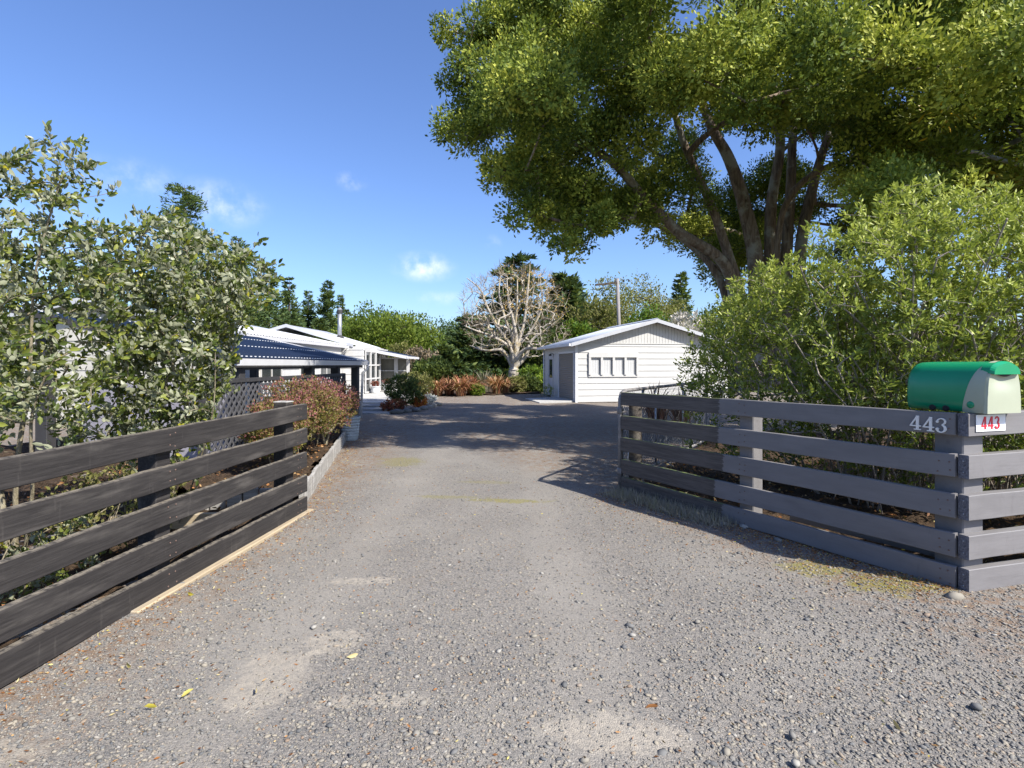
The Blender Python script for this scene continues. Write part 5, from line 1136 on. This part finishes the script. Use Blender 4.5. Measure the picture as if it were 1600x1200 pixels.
bush('round_shrub', 'small lime green round shrub in front of orange flax', ((746-800)/F*26.2, 26.2, .02), [((746-800)/F*26.2, 26.2, .3, .36, .36, .3)], 200, 16, .06, .018, M['lf_lime'], M['bark_dark'], 48, .002, .5, .25)
for k, (px, py, d, r, h, mat, t, lab) in enumerate([(806, 600, 29, .55, .45, 'lf_olive', .5, 'low olive shrub right of the golden orange flax'), (826, 598, 29.5, .7, .5, 'lf_dark', .6, 'low dark shrub below the bleached tree'), (836, 592, 31.5, 1.1, .8, 'lf_lime', .4, 'leafy green shrub between the bleached tree and garage'), (848, 600, 29.8, .6, .5, 'lf_lime', .65, 'yellow green low shrub against the garage corner')]):
    x = (px-800)/F*d; bush('garden_shrub', lab, (x, d, .02), [(x, d, h, r, r*.8, h*.95)], 260, 14, .10, .03, M[mat], M['bark_dark'], 80+k, .003, t, .25)

# dry tufts at the foot of the right fence
def tufts(name, label, cen, n, L, mat, seed, sp=.12, kind='stuff'):
    rng = np.random.default_rng(seed); c = np.array(cen); b = c[rng.integers(0, len(c), n)]+rng.normal(size=(n, 3))*[sp, sp, 0]; ax = rng.normal(size=(n, 3))*.45+[0, 0, 1]; ax /= np.linalg.norm(ax, axis=1, keepdims=True)
    V, Q, T = leaves(b, ax, L*rng.uniform(.4, 1.2, n), .0022, rng.uniform(0, 1, n)); return tag(link(name, mesh_np(name, V, Q, mat, True, T)), label, 'grass', kind=kind)
cen = [(RC.x+AD.x*t-AD.y*o*1.0, RC.y+AD.y*t+AD.x*o, .0) for t in np.linspace(1.7, 3.15, 26) for o in (.06, .14, .24)]
tufts('dry_grass', 'grey dry grass tufts along the foot of the unpainted boards', cen, 3000, .13, M['lf_dry'], 90, .06)

# ---------------------------------------------------------------- bleached tree
bt = thing('bare_tree', 'bleached leafless tree with thick pale limbs beyond the drive', 'tree', ((803-800)/F*32, 32, 0)); rng = np.random.default_rng(21); sk = Skel(); D0 = 32
def q(px, py, d=D0): return tuple(P(px, py, d))
tr = [(803, 612), (802, 590), (803, 575)]
for l in [[(803, 575), (795, 550), (782, 520), (765, 480), (748, 450), (735, 430)], [(803, 575), (800, 545), (788, 500), (780, 460), (782, 425)], [(803, 575), (808, 540), (815, 505), (822, 470), (829, 425), (830, 408)], [(803, 575), (812, 545), (832, 515), (842, 480), (850, 445)], [(803, 575), (825, 560), (832, 535), (850, 515), (880, 495)], [(803, 575), (795, 545), (770, 525), (745, 518), (728, 505)], [(803, 575), (803, 530), (806, 480), (805, 430)], [(803, 575), (784, 552), (760, 545), (735, 540)], [(803, 575), (830, 550), (858, 540), (890, 520)], [(803, 575), (806, 520), (798, 470), (795, 440)]]:
    dd = rng.normal()*1.6; pts = [q(*p) for p in tr]+[q(p[0]+rng.normal()*3.5, p[1]+rng.normal()*3, D0+dd*(i+1)/5+rng.normal()*.15) for i, p in enumerate(l[1:])]; sk.smooth_poly(pts, 4)
tg = ell_pts([(.1, 32, 5.0, 3.2, 2.8, 2.6), (.3, 32, 3.6, 3.3, 2.4, 1.8), (.4, 32, 6, 2.2, 2, 1.6)], 1000, rng, .3, .4, lambda p: p[2] > 1.3)
sk.grow(tg, 4, .06, .10, .8, rng); rm = np.concatenate([np.concatenate([np.linspace(.34, .26, 8), np.linspace(.145, .022, 4*(k_-1)+1)]) for k_ in (6, 5, 6, 5, 5, 5, 4, 4, 4, 4)])
V, Q = sk.tubes(.0105, .5, 7, .36, rm)
M['bark_bleach'] = bark('bleached_bark_with_lichen', (.24, .21, .175), (.40, .36, .305), (.52, .48, .42), 5, 1.5, (.36, .29, .17)); part_mesh('trunk', V, Q, M['bark_bleach'], bt)
# lichen on the upper stubs and a haze of fine orange-brown twigs
A = np.array(sk.p)[sk.tips]; rr = A[rng.integers(0, len(A), 3600)]; ax = (rr-np.array([0, 32, 1.5])); ax /= np.linalg.norm(ax, axis=1, keepdims=True); ax += rng.normal(size=ax.shape)*.5; ax /= np.linalg.norm(ax, axis=1, keepdims=True)
V, Q, T = leaves(rr, ax, rng.uniform(.2, .55, len(rr)), .008, rng.uniform(.2, 1, len(rr))); tag(part_mesh('fine_twigs', V, Q, M['lf_brown'], bt, T), kind='stuff')
lm = np.array(sk.p); lm = lm[(lm[:, 2] > 4.2) & (lm[:, 0] > -.5)]; lm = lm[rng.integers(0, len(lm), 900)]; V, Q, T = leaves(lm+rng.normal(size=lm.shape)*.05, rand_dirs(len(lm), rng), .09, .035, rng.uniform(.5, 1, len(lm))); tag(part_mesh('lichen', V, Q, leafmat('orange_lichen', [(0, (.3, .2, .05)), (1, (.48, .30, .06))], .05), bt, T), kind='stuff')

# ---------------------------------------------------------------- background trees
def broad(name, label, px, py_top, d, wpx, mat, seed, L=.3, per=60, n=46, zb=.3, tone=.5, bark_='bark_dark', jit=.3, group=None, squash=.8, up=.3, depthr=.8):
    rng = np.random.default_rng(seed); x = (px-800)/F*d; top = H+(HZ-py_top)/F*d; rx = wpx/2/F*d; base = (x, d, -.02); root = thing(name, label, 'tree', base, group=group)
    zc_ = (top+zb)/2; rz = (top-zb)/2; cs = []; rs = []
    for k in range(n):
        v = rand_dirs(1, rng)[0]; u = rng.uniform(.3, 1)**.5; c = np.array([x, d, zc_])+v*u*np.array([rx, rx*depthr, rz])*.88; cs.append(c); rs.append(rng.uniform(.16, .30)*min(rx, rz)*1.25)
    cs = np.array(cs); rs = np.array(rs); sk = Skel(); sk.smooth_poly([base, (x+rng.normal()*.1, d, zc_*.6), (x+rng.normal()*.2, d, zc_*1.1)], 5); sk.grow(cs, 4, .08, .08, .5, rng); V, Q = sk.tubes(.025, .45, 5); part_mesh('trunk', V, Q, M[bark_], root)
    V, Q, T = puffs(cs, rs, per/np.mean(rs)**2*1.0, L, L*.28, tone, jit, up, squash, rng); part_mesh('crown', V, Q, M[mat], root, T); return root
def conifer(name, label, px, py_top, d, wpx, mat, seed, L=.4, levels=22, open_=.3, tone=.5, droop=.15, lean=0, group=None, z0=.12, flat=.5):
    rng = np.random.default_rng(seed); x = (px-800)/F*d; h = H+(HZ-py_top)/F*d; R = wpx/2/F*d; base = (x, d, -.02); root = thing(name, label, 'tree', base, group=group)
    m = MB().tube([(0, 0, 0), (lean*.5, 0, h*.5), (lean, 0, h)], [.035*h**.9, .02*h**.9, .01], 7); m.build('trunk', M['bark_dark'], root, smooth=True)
    P0, AX = [], []; bm_ = MB()
    for l in range(levels):
        u = (l+rng.uniform(0, .7))/levels; z = h*(z0+(1-z0)*u); rl = R*(1-u)**.75*rng.uniform(.65, 1.1)+.12*R
        for b in range(int(5+rng.integers(0, 3))):
            a = rng.uniform(0, 6.28); o = np.array([math.cos(a), math.sin(a), 0]); ln = rl*rng.uniform(.6, 1.1)
            if rng.uniform() < open_*.4: continue
            k = max(10, int(ln/L*16)); t = rng.uniform(.12, 1, k)[:, None]; p = np.array([x+lean*u, d, z])+o*ln*t+np.array([0, 0, 1.])*ln*(-droop*t+.35*t*t*droop*2)
            sp = np.array([-o[1], o[0], 0]); p = p+sp*rng.normal(size=(k, 1))*.16*ln*(1.1-t*.6)+np.array([0, 0, 1.])*rng.normal(size=(k, 1))*.05*ln*flat*2
            ax = o*.7+sp*rng.normal(size=(k, 1))*.6+np.array([0, 0, .35])+rng.normal(size=(k, 3))*.25; P0.append(p); AX.append(ax)
            bm_.tube([(lean*u, 0, z), tuple(np.array([lean*u, 0, z])+o*ln*.9-np.array([0, 0, droop*ln*.4]))], [.012*h**.5, .004], 4, False)
    bm_.build('limbs', M['bark_dark'], root)
    p = np.concatenate(P0); ax = np.concatenate(AX); ax /= np.linalg.norm(ax, axis=1, keepdims=True); n = len(p)
    V, Q, T = leaves(p, ax, L*rng.uniform(.6, 1.3, n), L*.17*rng.uniform(.7, 1.3, n), np.clip(tone+rng.normal(size=n)*.25, 0, 1), rng=rng); part_mesh('crown', V, Q, M[mat], root, T); return root

# dark cypress behind the bleached tree: flat shelving sprays
conifer('cypress_tree', 'broad dark cypress with shelving branches behind the bleached tree', 808, 398, 42, 215, 'lf_macro', 101, .55, 26, .25, .45, .02, 0, None, .02, .25)
conifer('cypress_tree', 'lower dark cypress left of the bleached tree', 735, 492, 41, 150, 'lf_macro', 102, .5, 18, .2, .55, .05, 0, None, .0, .3)
conifer('cypress_tree', 'dark pointed cypress to the right of the bleached tree', 884, 430, 46, 175, 'lf_macro', 103, .6, 34, .1, .55, .08, 0, None, .02, 1.0)
conifer('cypress_tree', 'small dark cypress filling in above the orange flax', 690, 540, 38, 110, 'lf_macro', 104, .45, 14, .1, .6, .05, 0, None, .0, .3)
# pines behind the house
for k, (px, py, d, w, lab) in enumerate([(512, 440, 66, 62, 'open crowned pine just left of the house flue'), (482, 455, 68, 48, 'narrow pine second to the left of the flue'), (452, 436, 62, 66, 'dark pine third to the left of the flue'), (420, 420, 58, 90, 'full pine at the right edge of leafy shrub'), (532, 462, 78, 26, 'far thin pine directly behind the flue'), (288, 288, 42, 210, 'tallest pine showing above the left leafy shrubs'), (372, 372, 50, 130, 'pine between the tallest pine and the house roof'), (543, 485, 80, 24, 'far small pine just right of the flue'), (150, 400, 52, 170, 'pine hidden mostly by the shrub at left'), (455, 490, 60, 90, 'low pine showing just above the house roof'), (500, 500, 62, 80, 'short pine in the gap left of flue')]):
    conifer('pine_tree', lab, px, py, d, w, 'lf_pine', 110+k, .40*d/60, 36, .5, .55, -.12, 0, 'pines behind the house', .05, 1.5)
# willows and scrub in the middle distance
for k, (px, py, d, w, mat, t, lab) in enumerate([(575, 478, 48, 95, 'lf_willow', .42, 'bright green willow right of the flue'), (612, 484, 46, 90, 'lf_willow', .5, 'bright green willow in the middle behind porch'), (650, 492, 50, 85, 'lf_willow', .45, 'green willow furthest right of the porch willows'), (553, 496, 52, 60, 'lf_willow', .35, 'darker willow directly beside the flue'), (600, 475, 60, 110, 'lf_pine', .5, 'dark bushy tree topping the willows behind'), (672, 500, 62, 90, 'lf_pine', .5, 'dark distant tree behind the right end willows'), (715, 497, 64, 70, 'lf_pine', .55, 'dark distant tree left of the cypress'), (655, 545, 36, 75, 'lf_brown', .6, 'brown twiggy bush beside the porch'), (632, 538, 40, 80, 'lf_olive', .4, 'olive scrub just behind the porch roof'), (676, 560, 34, 70, 'lf_dark', .7, 'dark green bush behind the flax row')]):
    broad('willow_tree' if 'willow' in mat else 'bushy_tree', lab, px, py, d, w, mat, 130+k, .27 if d > 42 else .2, 85, 70, .2, t, 'bark_dark', .28, None, 1.0, .8)
for k, (px, py, d, w, mat, t, lab) in enumerate([(955, 432, 50, 110, 'lf_olive', .62, 'yellow green tree left of the power pole'), (1000, 425, 52, 120, 'lf_olive', .7, 'tall pale yellow green tree right of the power pole'), (1040, 452, 54, 90, 'lf_olive', .6, 'pale green tree behind the dark round tree'), (930, 462, 40, 95, 'lf_olive', .3, 'brownish olive tree behind the garage left side'), (1010, 474, 33, 85, 'lf_lime', .12, 'dark round leafed tree above the garage ridge'), (1075, 482, 36, 70, 'lf_blossom', .4, 'pale blossoming shrub behind the garage right side'), (905, 500, 36, 70, 'lf_lime', .2, 'green bush at the garage left roof edge'), (855, 520, 38, 75, 'lf_dark', .6, 'dark bush behind the bleached tree right side'), (1130, 470, 40, 110, 'lf_dark', .6, 'dark tree behind the big evergreen trunks'), (1240, 470, 38, 130, 'lf_dark', .5, 'dark tree right of the big evergreen trunks'), (1380, 480, 34, 200, 'lf_dark', .5, 'dark tree behind the hedge at right')]):
    broad('bushy_tree', lab, px, py, d, w, mat, 150+k, .24 if d > 35 else .18, 95, 74, .2, t, 'bark_dark', .28, None, .95, .6)
conifer('fir_tree', 'slim fir standing behind the big evergreen lower limbs', 1064, 425, 58, 56, 'lf_pine', 170, .5, 38, .1, .6, .3, 0, None, .05, 1.2)
# far shelter belt closing the view at the horizon
rng = np.random.default_rng(77); n = 46; cs = np.stack([np.linspace(-130, 130, n)+rng.normal(size=n)*2, 95+rng.normal(size=n)*4, rng.uniform(2, 3.6, n)], -1)
V, Q, T = puffs(cs, rng.uniform(3.2, 4.6, n), 55, .9, .3, .45, .3, .3, .8, rng); tag(link('shelter_belt', mesh_np('shelter_belt', V, Q, M['lf_dark'], True, T)), 'far dark belt of trees along the horizon', 'trees', kind='stuff')
